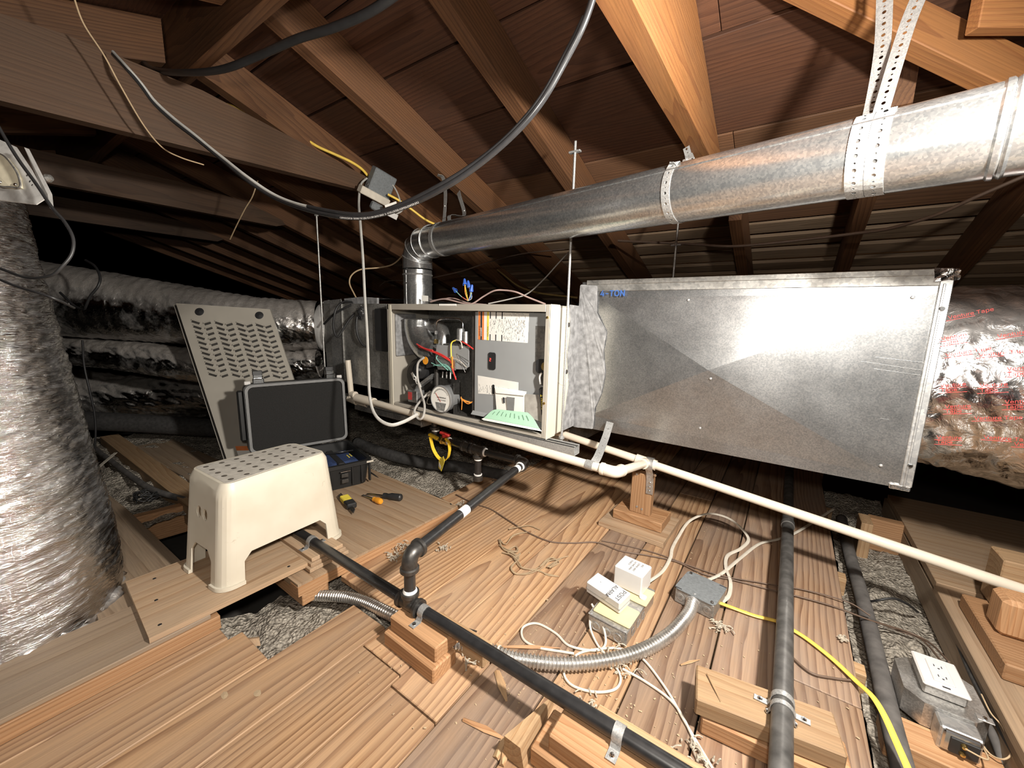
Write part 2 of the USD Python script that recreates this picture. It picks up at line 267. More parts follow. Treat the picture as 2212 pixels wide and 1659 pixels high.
galv('galv_duct', (.34, .35, .36), (.47, .47, .47), scale=300, r0=.27, r1=.33, dust=.05)
galv('galv_box', (.42, .41, .40), (.60, .59, .57), scale=300, r0=.3, r1=.5, dust=.35)
plain('grey_box', (.20, .215, .225), .5, .3, .2, 160)
plain('dusty_pipe', (.105, .097, .092), .85, 0, .45, 28)
plain('tread_grey', (.50, .47, .42), .55, 0, .18, 60)
plain('gauge_grey', (.27, .275, .28), .4, .35, .1)
plain('galv_sleeve', (.36, .34, .31), .25, 0, .2, 40)
plain('print_green', (.16, .30, .2), .7)
plain('rubber_shiny', (.03, .03, .032), .28, 0, .2, specular_ior_level=.7)
plain('pale_cable', (.50, .49, .46), .45)
plain('pink_wire', (.42, .30, .27), .5)
plain('old_yellow', (.32, .22, .08), .6)
plain('pale_plate', (.60, .59, .57), .55, .2, .15, 90)
plain('ivory_plate', (.74, .68, .52), .5, 0, .12, 70)
plain('pale_twine', (.34, .25, .155), .85)
plain('dust_flake', (.40, .30, .19), .9, 0, .25, 300)
plain('hole_shade', (.10, .085, .07), .8)  # dark tone standing in for the shade inside the tread holes

# ================================================================ the setting: floor planks
X_, Y_, Z_ = np.eye(3)
floor = thing('floor', 'floor of worn fir planks laid side by side with dusty open joints', 'floor', kind='structure')
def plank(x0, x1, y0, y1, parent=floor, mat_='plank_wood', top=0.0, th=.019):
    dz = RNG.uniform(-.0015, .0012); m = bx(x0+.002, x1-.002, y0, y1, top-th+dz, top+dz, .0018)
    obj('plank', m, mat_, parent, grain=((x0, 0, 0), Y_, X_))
edges = [.216-.141*k for k in range(11)]
for k, (b, a) in enumerate(zip(edges[:-1], edges[1:])):
    spans = [(-.7, 2.75)]
    if k == 0: spans = [(-.7, 1.02), (1.0235, 2.75)]
    if k == 3: spans = [(-.7, 1.905), (1.908, 2.75)]
    if k == 5: spans = [(-.7, .468), (.471, 2.75)]
    if k == 6: spans = [(-.7, .497), (.500, 2.6)]
    if k == 7: spans = [(-.7, .566), (.62, 2.4)]
    if k == 8: spans = [(-.7, .345), (.615, 2.3)]
    if k == 9: spans = [(-.7, .315), (.64, 1.9)]
    for y0, y1 in spans: plank(a, b, y0, y1, mat_='plank_clean_bright' if k > 4 or (k > 2 and y1 < 2) else 'plank_wood')
obj('ceiling_below', bx(-6, 3, -2, 5, -.26, -.24), 'dark_base', kind='structure', label='dark ceiling backing underneath the joists', cat='ceiling')
joists = thing('floor_joist', 'dark floor joists crossing beneath the planks, seen in the gaps', 'joist', kind='structure')
for y in (-.28, .13, .70, 1.18, 1.62, 2.2, 2.8): obj('joist', bx(-1.2, .24, y-.02, y+.02, -.24, -.021), 'pale_wood', joists, grain=((0, y, 0), X_, Z_))
# ================================================================ raised boards on the left
obj('edge_board', bx(-1.295, -1.100, -.75, .315, .001, .039), 'joist_edge', label='orange-edged two-by board along the front of the left walkway', cat='board', grain=((-1.1, 0, .04), Y_, Z_)) if 'joist_edge' in M else None
left = thing('walkway_board', 'long brown rough plywood strip in front of the tall silver duct', 'board')
obj('sheet', bx(-1.298, -1.104, -.75, .30, .0385, .050), 'old_ply', left, grain=((-1.2, 0, .05), Y_, X_))
obj('edge_strip', bx(-1.298, -1.1005, -.75, .318, .001, .038), 'stud_wood', left, grain=((-1.1, 0, .04), Y_, Z_), label='orange sawn edge strip')
back = thing('walkway_board', 'brown rough plywood strip running back beside the tall silver duct', 'board')
obj('sheet', ext(Polygon([(-1.30, .135), (-1.30, .30), (-1.40, .335), (-2.0, .325), (-2.45, .30), (-2.4, .215), (-2.0, .175), (-1.66, .16)]), .012, (0, 0, .030), X_, Y_), 'old_ply', back, grain=((-1.5, .2, .04), X_, Y_))
pl_ = thing('plywood_offcut', 'pale plywood offcut under the left feet of the cream stool', 'board')
A = frame((math.cos(.03), math.sin(.03), 0), Z_)
obj('sheet', ext(Polygon([(-1.405, .205), (-1.108, .185), (-1.100, .565), (-1.395, .565)]), .014, (0, 0, .0505), X_, Y_), 'ply_wood', pl_, grain=((-1.2, .3, .06), Y_, X_))
for x, y in ((-1.36, .255), (-1.25, .232), (-1.14, .212), (-1.36, .45), (-1.125, .50)): obj('screw', lathe([(0, .0006), (.004, .0006), (.0045, 0)], (x, y, .0642), Z_, 10), 'cast_iron', pl_)
big = thing('plywood_sheet', 'large brown plywood sheet holding the tool case and screwdrivers', 'board')
obj('sheet', ext(Polygon([(-1.028, 1.115), (-1.058, .49), (-1.86, .49), (-1.86, 1.15)]), .018, (0, 0, .0215), X_, Y_), 'ply_wood', big, grain=((-1.4, .8, .04), X_, Y_))
obj('frame', ext(Polygon([(-1.026, 1.116), (-1.056, .489), (-1.098, .489), (-1.068, 1.116)]), .0295, (0, 0, .002), X_, Y_), 'stud_wood', big, grain=((-1.04, .8, .02), Y_, Z_), label='orange lumber edge under the sheet')
# ================================================================ insulation in the bays
def ins(label, x0, x1, y0, y1, z0, amp, n=90, seed=0, slope=0.):
    zf = lambda X, Y: z0+slope*(Y-y0)+amp*(meshkit.fbm(np.stack([X*9, Y*9, 0*X], -1), 3, seed)-.5)*2+.02*(meshkit.fbm(np.stack([X*45, Y*45, 0*X], -1), 3, seed+5)-.5)
    tag(obj('loose_insulation', grid(x0, x1, y0, y1, int(n*(x1-x0)), int(n*(y1-y0)), zf), 'insulation', smooth=True), label, 'insulation', kind='stuff')
ins('grey loose fill insulation in the open floor hole under the black gas pipe', -1.22, -.75, .14, .69, -.075, .03, 170, 1)
ins('grey loose fill insulation heaped behind the tool case below the gas valve', -3.0, -1.075, 1.135, 2.6, -.03, .035, 80, 2, .045)
ins('brown grey loose fill insulation in the dark bay left of the stool', -3.6, -1.98, .12, 1.14, -.05, .03, 80, 3)
ins('grey loose fill insulation in the trough beside the white wall outlet', .235, .46, .70, 2.6, -.075, .025, 170, 4)
# ================================================================ boards at the far left
tag(obj('attic_joist', beam(np.array((-3.4546, 0.5322, 0))-[0, 0, .05], np.array((-1.7745, 0.5397, 0))-[0, 0, .05], .085, .10), 'pale_wood', grain=((-3.4546, 0.5322, 0), X_, Y_)), 'narrow dusty joist running back behind the cream stool', 'joist')
tag(obj('floorboard', beam(np.array((-3.1972, 0.6815, 0))-[0, 0, .045], np.array((-1.8806, 0.7356, 0))-[0, 0, .045], .20, .022), 'old_ply', grain=((-3.1972, 0.6815, 0), X_, Y_)), 'wide dusty floorboard in the dark behind the leaning louvred panel', 'board')
tag(obj('attic_joist', beam(np.array((-2.0654, 0.3164, -0.02))-[0, 0, .06], np.array((-2.0289, 0.5564, -0.02))-[0, 0, .06], .04, .12), 'stud_wood', grain=((-2.015, 0.3087, 0), Y_, Z_)), 'brown joist crossing the dark hole just left of the cream stool', 'joist')
# ================================================================ right-hand platform
rp_ = thing('plywood_sheet', 'brown plywood platform at the lower right edge beyond the outlet', 'board')
obj('sheet', bx(.432, 1.3, .25, 1.60, .022, .045), 'ply_wood', rp_, grain=((.8, 1, 0), Y_, X_))
obj('frame', bx(.436, .474, .25, 2.4, -.07, .021), 'old_ply', rp_, grain=((.45, 1, 0), Y_, Z_))
rq = thing('plywood_sheet', 'brown plywood sheet lapped over the far end of the right platform', 'board')
obj('sheet', bx(.436, 1.3, 1.602, 2.35, .030, .055), 'ply_wood', rq, grain=((.8, 2, 0), X_, Y_))
tag(obj('wood_block', bx(.462, .62, 1.235, 1.515, .0455, .085, .003), 'stud_wood', grain=((.5, 1.3, .06), X_, Z_)), 'flat sawn lumber block at right edge, lowest below the white drain pipe', 'wood block')
tag(obj('wood_block', bx(.478, .60, 1.345, 1.42, .0855, .178, .01), 'stud_wood', grain=((.5, 1.4, .1), Z_, X_)), 'upright wood block with a screw in it, right edge under the white drain pipe', 'wood block')
tag(obj('wood_block', bx(.507, .62, 1.475, 1.56, .0855, .222, .003), 'pale_wood', grain=((.5, 1.5, .1), X_, Z_)), 'taller wood block standing behind the white drain pipe at right edge', 'wood block')
tag(obj('joist_block', bx(.30, .335, 1.92, 2.02, -.08, .06), 'pale_wood', grain=((.3, 2, 0), Z_, X_)), 'light wood block end standing in the insulation behind the two dusty pipes', 'wood block')
tag(obj('joist_block', bx(.336, .46, 2.02, 2.06, -.08, .05), 'stud_wood', grain=((.3, 2, 0), X_, Z_)), 'reddish cross blocking at the far end of the insulation trough', 'wood block')
tag(obj('joist_block', bx(.252, .43, 1.005, 1.085, -.13, -.028), 'stud_wood', grain=((.3, 1, 0), X_, Z_)), 'brown cross blocking that carries the white wall outlet', 'wood block')
# ================================================================ roof: boards, rafters, ties
zr = lambda y: 1.86-.33*(y if y > .6 else 1.2-y)
zs = lambda y: 2.0-.33*(y if y > .6 else 1.2-y)
roof = thing('ceiling', 'underside of a low gable roof with dark boards across red-brown rafters', 'ceiling', kind='structure')
sl = nrm((0, 1, -.33)); nu = nrm((0, .33, 1)); sl2 = nrm((0, 1, .33)); nu2 = nrm((0, -.33, 1))
def slab(x0, x1, ya, yb, lift=0., th=.02, mat_='sheath_wood', name='roof_board', tilt=0., far=False):
    y = (ya+yb)/2; s, n = (sl, nu) if y > .6 else (sl2, nu2); L = (yb-ya)/s[1]/2
    A = np.stack([X_, s, n])
    if tilt: A = np.stack([X_, nrm(s*math.cos(tilt)+n*math.sin(tilt)), nrm(n*math.cos(tilt)-s*math.sin(tilt))])
    c = np.array([(x0+x1)/2, y, zs(y)])+n*(lift+th/2+RNG.uniform(0, .003))
    obj(name, obb(c, ((x1-x0)/2-.001, L, th/2), A, .0012), mat_, roof, grain=(c, X_, A[1]))
rows = [(.605, .828), (.836, 1.051), (1.059, 1.306), (1.315, 1.662), (1.671, 1.94), (1.948, 2.235)]
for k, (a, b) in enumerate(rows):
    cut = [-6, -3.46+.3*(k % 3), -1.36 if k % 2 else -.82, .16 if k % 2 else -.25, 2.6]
    for p, q in zip(cut[:-1], cut[1:]): slab(p, q, a, b, mat_='lit_sheath' if k > 3 else 'sheath_wood')  # lower rows get the lighter copy, painted as if lit
y = 2.262
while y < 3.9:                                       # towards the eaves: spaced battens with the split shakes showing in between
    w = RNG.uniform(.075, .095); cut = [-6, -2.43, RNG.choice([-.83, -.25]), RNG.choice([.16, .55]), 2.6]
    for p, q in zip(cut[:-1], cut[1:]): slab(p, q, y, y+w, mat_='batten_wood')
    slab(-6, -.6, y-.05, y+.135, .026, .012, 'shake_wood', 'shake', -.06); slab(-.598, .9, y-.05, y+.135, .027, .012, 'shake_wood', 'shake', -.07); slab(.902, 2.6, y-.05, y+.135, .026, .012, 'shake_wood', 'shake', -.06)
    y += w+RNG.uniform(.035, .05)
yy = .595
for k in range(9):
    w = .24; slab(-6, -1.9+.53*(k % 2), yy-w+.007, yy); slab(-1.9+.53*(k % 2), 2.6, yy-w+.007, yy); yy -= w
def rafter(x0, x1, ya=.62, yb=3.9):
    poly = Polygon([(ya, zr(ya)), (yb, zr(yb)), (yb, zs(yb)-.001), (ya, zs(ya)-.001)])
    obj('rafter', ext(poly, x1-x0, (x0, 0, 0), Y_, Z_), 'rafter_wood', roof, grain=((x0, ya, zr(ya)), sl, nu))
for x0 in (-5.66, -5.13, -4.59, -4.05, -3.52, -2.98, -2.44, -1.92, -1.39, -.858): rafter(x0, x0+.05)
rafter(-.272, -.225, 1.95); rafter(.138, .185, 1.50); rafter(.53, .575); rafter(.95, .995)
for x0 in (-5.13, -4.05, -2.98, -1.92, -1.39, -.858, -.33, .138, .53):
    poly = Polygon([(-1.6, zr(-1.6)), (.575, zr(.575)), (.575, zs(.575)-.001), (-1.6, zs(-1.6)-.001)])
    obj('rafter', ext(poly, .045, (x0-.05, 0, 0), Y_, Z_), 'rafter_wood', roof, grain=((x0, 0, zr(0)), sl2, nu2))
obj('ridge_board', bx(-6, 2.6, .581, .619, 1.585, 1.80), 'rafter_wood', roof, grain=((0, .6, 1.7), X_, Z_))
def tie(name, poly, x0, x1, label, mat_='beam_wood'):
    tag(obj(name, ext(Polygon(poly), x1-x0, (x0, 0, 0), Y_, Z_), mat_, grain=((x0, 0, 1.4), Y_, Z_)), label, 'beam')
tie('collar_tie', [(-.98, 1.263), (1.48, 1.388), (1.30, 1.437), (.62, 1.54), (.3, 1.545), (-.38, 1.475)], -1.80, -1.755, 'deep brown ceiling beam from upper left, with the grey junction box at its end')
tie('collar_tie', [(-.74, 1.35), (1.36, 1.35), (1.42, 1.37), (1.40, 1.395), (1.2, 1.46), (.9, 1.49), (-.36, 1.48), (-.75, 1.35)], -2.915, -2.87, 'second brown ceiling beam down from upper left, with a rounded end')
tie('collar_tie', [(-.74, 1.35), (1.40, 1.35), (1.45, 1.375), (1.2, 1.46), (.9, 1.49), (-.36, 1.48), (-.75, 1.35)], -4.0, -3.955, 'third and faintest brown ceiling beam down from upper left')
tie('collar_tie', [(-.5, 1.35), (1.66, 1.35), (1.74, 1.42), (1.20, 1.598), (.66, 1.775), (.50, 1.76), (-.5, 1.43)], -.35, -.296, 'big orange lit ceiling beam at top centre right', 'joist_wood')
d0, d1 = np.array((-0.1062, 1.2289, 1.5461)), np.array((0.2931, 1.4634, 1.3393)); dd = nrm(d1-d0)
hb = thing('hip_brace', 'orange lit slanting roof timber at top right behind the pair of perforated straps', 'beam')
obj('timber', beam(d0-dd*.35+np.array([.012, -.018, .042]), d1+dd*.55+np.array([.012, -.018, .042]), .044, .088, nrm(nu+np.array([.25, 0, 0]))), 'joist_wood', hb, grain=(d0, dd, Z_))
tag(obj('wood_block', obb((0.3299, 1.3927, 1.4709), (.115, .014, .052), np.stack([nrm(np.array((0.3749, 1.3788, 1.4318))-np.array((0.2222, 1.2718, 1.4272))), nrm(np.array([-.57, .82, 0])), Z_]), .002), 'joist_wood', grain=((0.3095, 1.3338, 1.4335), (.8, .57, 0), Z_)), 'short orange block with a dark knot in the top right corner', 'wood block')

# ================================================================ furnace
FX0, FX1, FY, FZ0, FZ1 = -1.545, -.678, 1.20, .372, .842
fur = thing('furnace', 'beige gas furnace lying on its side with the front door off and wires showing', 'furnace', (-1.1, 1.5, FZ0))
def fp(name, m, mt, label=None, smooth=False, parent=fur): return obj(name, m, mt, parent, smooth=smooth, label=label)
def quad(pts, th, push=0.0):
    """A thin plate through coplanar points, th thick towards the viewer's side (-y)."""
    p = np.asarray(pts, float); n = nrm(np.cross(p[1]-p[0], p[2]-p[0])); n = n if n[1] < 0 else -n
    return hull(np.vstack([p+n*push, p+n*(push+th)]))
fp('top_panel', ext(sbox(FX0, FY, FX1, 1.92).difference(Point(-1.455, 1.305).buffer(.069, quad_segs=10)), .004, (0, 0, FZ1-.004), X_, Y_), 'beige_paint')
fp('bottom_panel', bx(FX0, FX1, FY, 1.92, FZ0, FZ0+.004), 'beige_paint')
fp('back_panel', bx(FX0, FX1, 1.916, 1.92, FZ0+.004, FZ1-.004), 'galv_dull')
fp('end_panel', bx(FX1-.004, FX1, FY, 1.915, FZ0+.004, FZ1-.004), 'cream_paint', 'cream end panel beside the duct')
fp('end_panel', bx(FX0, FX0+.004, FY, 1.915, FZ0+.004, FZ1-.004), 'beige_paint')
fp('front_rail', bx(FX0+.002, FX1-.02, FY-.004, FY, FZ1-.024, FZ1+.002), 'beige_paint')
fp('front_rail', bx(FX0+.034, FX1-.02, FY-.004, FY+.012, FZ0-.002, FZ0+.012), 'beige_paint')
fp('front_stile', bx(FX0, FX0+.012, FY-.004, FY+.02, FZ0-.002, FZ1+.002), 'beige_paint')
fp('front_stile', bx(FX0+.013, FX0+.032, FY-.006, FY-.001, FZ0-.004, FZ1-.002), 'cream_paint')
fp('front_stile', bx(FX1-.020, FX1-.003, FY-.004, FY+.03, FZ0-.002, FZ1+.002), 'beige_paint')
fp('front_stile', bx(FX1-.003, FX1+.002, FY-.004, FY+.06, FZ0-.004, FZ1+.003), 'cream_paint')
for z in (.50, .80): fp('screw', lathe([(0, .004), (.004, .003), (.005, 0)], (FX1-.012, FY-.004, z), (0, -1, 0), 10), 'brass')
for z in (.60, .775): fp('knockout', lathe([(0, .0006), (.008, .0006), (.009, 0)], (FX1, 1.335, z), X_, 14), 'dark_interior')
kr = lathe([(.058, 0), (.0605, .0015), (.063, 0)], (FX1, 1.31, .615), X_, 36); fp('knockout_ring', kr, 'cream_paint')
# partition between burner bay and blower bay, with its rear wall
fp('inner_wall', bx(FX0+.005, FX1-.005, 1.45, 1.456, FZ0+.005, FZ1-.005), 'galv_dull')
fp('inner_liner', grid(FX0+.0, FX0+.001, 0, 1, 2, 2, lambda a, b: a*0) if 0 else bx(FX0+.0045, FX0+.016, 1.235, 1.36, .60, .80, .004), 'mastic', 'grey fibre liner patch inside the left end')
fp('blower_door', bx(-1.043, FX1-.024, 1.232, 1.2355, .409, FZ1-.026), 'grey_paint', 'flat grey inner door of the blower bay')
fp('door_flange', quad([(-1.049, 1.232, .411), (-.70, 1.232, .411), (-.70, 1.222, .396), (-1.052, 1.222, .396)], .002), 'grey_paint')
fp('bay_partition', bx(-1.062, -1.046, 1.238, 1.44, .378, .835), 'dark_interior')
ws = fp('warning_sheet', quad([(-1.0271, 1.232, 0.8181), (-0.7878, 1.232, 0.8128), (-0.7898, 1.232, 0.7057), (-1.028, 1.232, 0.7068)], .0006), 'paper_white', 'white sheet of small print with orange and yellow warning bands')
o_, ex, ez = np.array((-1.0271, 1.232, 0.8181))+[0, -.0009, 0], np.array([1, 0, -.02]), np.array([0, 0, -1.])
def band(x0, x1, z0, z1, mt, y=1.2312, par=ws, nm='print'): obj(nm, bx(o_[0]+x0, o_[0]+x1, y-.0003, y, o_[2]-z1, o_[2]-z0, .0001), mt, par)
band(.002, .012, .002, .112, 'label_orange'); band(.013, .021, .002, .112, 'ink'); band(.022, .031, .002, .112, 'label_orange'); band(.046, .055, .002, .112, 'label_yellow')
for k, bxx in enumerate((.060, .088, .117)): band(bxx, bxx+.0045, .002, .028, 'ink'); band(bxx, bxx+.0045, .088, .112, 'ink')
RR = random.Random(5)
def micro(par, x0, x1, z0, z1, y, n, horiz=True, mt='ink', sz=.0012):
    """Rows of tiny strokes: print too small to read."""
    ms = []
    for _ in range(n):
        x, z, l = RR.uniform(x0, x1), RR.uniform(z0, z1), RR.uniform(.003, .010)
        ms.append(bx(x, min(x+(l if horiz else sz), x1), y-.0003, y, z, min(z+(sz if horiz else l), z1), .00005))
    obj('small_print', cat_(*ms), mt, par, kind='stuff')
micro(ws, o_[0]+.060, o_[0]+.225, o_[2]-.084, o_[2]-.030, 1.2312, 150, False, 'grey_gasket', .0008)
micro(ws, o_[0]+.125, o_[0]+.225, o_[2]-.112, o_[2]-.004, 1.2312, 120, False, 'grey_gasket', .0008)
for s_, x in (('DANGER', .0205), ('WARNING', .0118), ('CAUTION', .054)): obj('print', text(s_, .006, (o_[0]+x, 1.2308, o_[2]-.098), Z_, (-1, 0, 0), .0003), 'ink' if s_ != 'DANGER' else 'paper_white', ws)
sw = fp('sight_window', ext(rrect(.036, .068, .009), .002, ((-0.9521, 1.23, 0.6257)), X_, Z_), 'rubber_black', 'black rounded window with a red lit digit')
c_ = np.array((-0.9595, 1.2275, 0.6308)); g = .0055
for a, b in (((-1, 1.6), (1, 1.6)), ((1, 1.6), (1, 0)), ((-1, 0), (1, 0)), ((-1, 0), (-1, -1.6)), ((-1, -1.6), (1, -1.6))):
    obj('digit', beam(c_+[a[0]*g*.55, -.0006, a[1]*g*.6], c_+[b[0]*g*.55, -.0006, b[1]*g*.6], .0016, .0012, (0, 1, 0), .0002), 'led_red', sw)
rs = fp('rating_label', quad([(-1.0261, 1.232, 0.5607), (-0.8259, 1.232, 0.5552), (-0.8263, 1.232, 0.5015), (-1.0227, 1.232, 0.4864)], .0006), 'paper_white', 'white rating label with barcodes')
r_ = np.array((-1.0237, 1.232, 0.561)); micro(rs, r_[0]+.002, r_[0]+.165, r_[2]-.070, r_[2]-.034, 1.2312, 90, False, 'grey_gasket', .0008)
obj('print', text('FURNACE', .0065, (r_[0]+.011, 1.2308, r_[2]-.064), Z_, (-1, 0, 0), .0003, True), 'ink', rs) if 0 else None
fp('handle_slot', ext(rrect(.011, .038, .005), .002, (-0.9433, 1.2305, 0.5139), X_, Z_), 'rubber_black')
fp('grey_label', quad([(-0.7585, 1.232, 0.769), (-0.703, 1.232, 0.7692), (-0.6959, 1.232, 0.6138), (-0.7547, 1.232, 0.6251)], .0006), 'galv_dull', 'tall grey printed label')
fp('grommet', ext(rrect(.05, .05, .012), .012, (-0.7189, 1.231, 0.6267), X_, Z_), 'rubber_black')
fp('bay_floor', bx(FX0+.03, -.70, FY+.012, 1.44, FZ0+.0045, FZ0+.008), 'dark_interior')
# burner bay contents
fp('junction_box', bx(-1.085, -1.063, 1.26, 1.40, .57, .80, .003), 'galv_dull')
inl = tube(spl([(-1.4569, 1.305, 0.7758), (-1.4548, 1.305, 0.7281), (-1.4218, 1.3, 0.6732), (-1.3499, 1.29, 0.6371), (-1.3001, 1.285, 0.6303)], 24), [.0635]*18+[.060]*6, 24)
fp('vent_elbow', inl, 'galv_pipe', 'bright elbow curving down inside the burner bay', 30)
fp('vent_elbow', tube(spl([(-1.3995, 1.33, 0.7473), (-1.3396, 1.325, 0.7408), (-1.3081, 1.32, 0.7062), (-1.3006, 1.315, 0.6497)], 20), .034, 20), 'galv_pipe', None, 30)
fp('elbow_collar', lathe([(.0635, -.002), (.0665, 0), (.0635, .002)], (-1.4569, 1.305, 0.778), Z_, 28), 'galv_pipe')
pv = [(-1.2577, 1.235, 0.6706), (-1.0744, 1.235, 0.676), (-1.0737, 1.235, 0.5921), (-1.0939, 1.235, 0.5786), (-1.2388, 1.235, 0.5688), (-1.2727, 1.235, 0.5944)]
fp('valve_plate', quad(pv, .004), 'grey_paint', 'grey stamped metal plate in front of the valve')
vp = quad([(-1.2625, 1.228, 0.6101), (-1.1421, 1.228, 0.6139), (-1.142, 1.228, 0.5707), (-1.2431, 1.228, 0.565)], .006); fp('valve_plate', vp, 'galv_dull')
fp('gas_valve', obb((-1.1858, 1.275, 0.633), (.05, .03, .045)), 'galv_dull'); fp('valve_cap', lathe([(0, .05), (.014, .05), (.016, .046), (.016, 0)], (-1.1454, 1.26, 0.6959), Z_, 16), 'galv')
fp('valve_cap', lathe([(0, .05), (.010, .05), (.011, 0)], (-1.1123, 1.255, 0.6843), Z_, 16), 'galv')
for k in range(5): fp('valve_rib', beam((-1.1414, 1.23, 0.6411), np.array((-1.0793, 1.23, 0.5863))+[.006*k-.012, 0, .012*k-.02], .002, .002), 'galv')
fp('gas_tube', tube(spl([(-1.2871, 1.25, 0.6886), (-1.2807, 1.25, 0.7496), (-1.2719, 1.25, 0.7739), (-1.2482, 1.26, 0.7845), (-1.1814, 1.27, 0.7861), (-1.147, 1.27, 0.7753), (-1.1416, 1.27, 0.7348), (-1.1414, 1.27, 0.6957)], 50), .0045, 10), 'chrome', 'bent metal gas tube', 40)
fp('tube_nut', lathe([(0, .018), (.010, .018), (.010, 0), (0, 0)], (-1.2815, 1.25, 0.6747), Z_, 6), 'brass'); fp('tube_nut', lathe([(0, .014), (.007, .014), (.007, 0), (0, 0)], (-1.2811, 1.25, 0.7153), Z_, 6), 'galv')
fp('inducer_motor', lathe([(0, .022), (.012, .024), (.016, .018), (.037, .012), (.041, 0), (.041, -.05), (0, -.05)], (-1.3764, 1.245, 0.5463), (.25, -1, .05), 30), 'rubber_black', 'black round fan motor', 35)
fp('motor_hub', lathe([(0, .004), (.006, .003), (.007, 0)], np.array((-1.3634, 1.225, 0.5516)), (.25, -1, .05), 14), 'galv')
fp('motor_housing', lathe([(.03, 0), (.075, -.005), (.085, -.02), (.085, -.07), (.02, -.07)], (-1.4396, 1.29, 0.509), (.2, -1, 0), 30), 'dark_interior', None, 35)
for k, (x, y) in enumerate(((893,812), (899,822), (905,832))): fp('motor_label', obb([(-1.4044, 1.225, 0.5197), (-1.3861, 1.225, 0.5023), (-1.3679, 1.225, 0.4851)][k], (.018, .002, .008), frame((.7, 0, -.72), (.1, -.1, 1)) if 0 else np.stack([nrm((.55, 0, -.83)), Y_, nrm((.83, 0, .55))])), 'paper_white')
for k in range(5): fp('cooling_fin', beam(np.array((-1.4009, 1.24, 0.4531))+[.004*k, 0, .006*k], np.array((-1.3022, 1.24, 0.5163))+[.004*k, 0, .006*k], .03, .002, (.5, 0, .8)), 'galv')
fp('pressure_switch', lathe([(0, .006), (.017, .006), (.02, .002), (.02, -.012), (0, -.012)], (-1.3267, 1.228, 0.5966), (0, -1, .1), 24), 'cast_iron'); fp('switch_face', lathe([(0, .001), (.017, .0005), (.0175, 0)], np.array((-1.3197, 1.2215, 0.5977)), (0, -1, .1), 24), 'amber_plastic', 'orange switch face')
fp('relay_box', bx(-1.434, -1.372, 1.215, 1.262, .396, .452, .002), 'galv', 'small metal relay box with a red sticker'); fp('sticker', bx(-1.431, -1.405, 1.2138, 1.2145, .408, .444, .0001), 'ink_red')
fp('black_bracket', quad([(-1.3214, 1.24, 0.619), (-1.2633, 1.24, 0.6152), (-1.2551, 1.24, 0.5791), (-1.3222, 1.24, 0.5626)], .012), 'rubber_black')
fp('burner_pipe', rod((-1.2798, 1.25, 0.5594), (-1.278, 1.25, 0.4502), .011, 16), 'cast_iron', None, 40)
for x, y in ((957,806), (965,806), (973,806)): fp('igniter_post', rod([(-1.2497, 1.26, 0.551), (-1.227, 1.26, 0.5532), (-1.2047, 1.26, 0.5554)][(x-957)//8], [(-1.2557, 1.26, 0.5044), (-1.23, 1.26, 0.5073), (-1.2048, 1.26, 0.5102)][(x-957)//8], .003, 8), 'white_plastic')
fp('rear_hood', tube(spl([(-1.50, 1.36, .45), (-1.515, 1.36, .55), (-1.49, 1.36, .64), (-1.44, 1.37, .68)], 20), .012, 10), 'rubber_black')
def wire(pts, r, mt, par=fur, nm='wire', n=40): return obj(nm, tube(spl(pts, n), r, 7), mt, par, smooth=50)
wire([(-1.3702, 1.225, 0.6601), (-1.3164, 1.222, 0.6472), (-1.2427, 1.22, 0.6383), (-1.1797, 1.22, 0.6173), (-1.1531, 1.22, 0.5901)], .0035, 'red_plastic')
wire([(-1.3609, 1.222, 0.6546), (-1.2986, 1.219, 0.6445), (-1.2259, 1.217, 0.6297), (-1.1591, 1.218, 0.6054)], .0025, 'red_plastic')
wire([(-1.3735, 1.22, 0.6684), (-1.3256, 1.217, 0.653), (-1.2688, 1.218, 0.6466)], .003, 'red_plastic')
wire([(-1.106, 1.225, 0.6935), (-1.073, 1.222, 0.6823), (-1.0451, 1.224, 0.6671)], .0032, 'red_plastic')
wire([(-1.161, 1.22, 0.5894), (-1.1459, 1.218, 0.5615), (-1.1392, 1.225, 0.5319)], .0035, 'red_plastic')
wire([(-1.1368, 1.225, 0.6994), (-1.1628, 1.222, 0.6827), (-1.161, 1.22, 0.6286), (-1.1557, 1.22, 0.5702)], .0028, 'label_yellow')
wire([(-1.1538, 1.218, 0.6292), (-1.1529, 1.217, 0.6001), (-1.1512, 1.218, 0.5787)], .003, 'orange_wire')
wire([(-1.2855, 1.225, 0.59), (-1.2433, 1.22, 0.5819), (-1.188, 1.22, 0.583), (-1.1578, 1.225, 0.5537)], .0022, 'teal_wire')
wire([(-1.2449, 1.222, 0.626), (-1.2466, 1.218, 0.6121), (-1.2133, 1.218, 0.5888), (-1.1818, 1.222, 0.5674)], .002, 'teal_wire')
wire([(-1.273, 1.224, 0.5789), (-1.2061, 1.219, 0.5914), (-1.1691, 1.22, 0.5768), (-1.1392, 1.225, 0.5417)], .002, 'teal_wire')
wire([(-1.1385, 1.224, 0.6994), (-1.1091, 1.22, 0.6935), (-1.1006, 1.222, 0.6674)], .0025, 'white_cable')
wire([(-1.1763, 1.222, 0.6233), (-1.1217, 1.22, 0.6162), (-1.0791, 1.224, 0.5907)], .0016, 'white_cable')
wire([(-1.1127, 1.225, 0.4557), (-1.0841, 1.222, 0.4483), (-1.0579, 1.23, 0.4429)], .003, 'orange_wire'); wire([(-1.1074, 1.222, 0.4629), (-1.1003, 1.22, 0.4423), (-1.1082, 1.226, 0.4062)], .002, 'orange_wire'); wire([(-1.1048, 1.222, 0.4533), (-1.0677, 1.218, 0.4395), (-1.0486, 1.225, 0.449)], .0022, 'orange_wire')
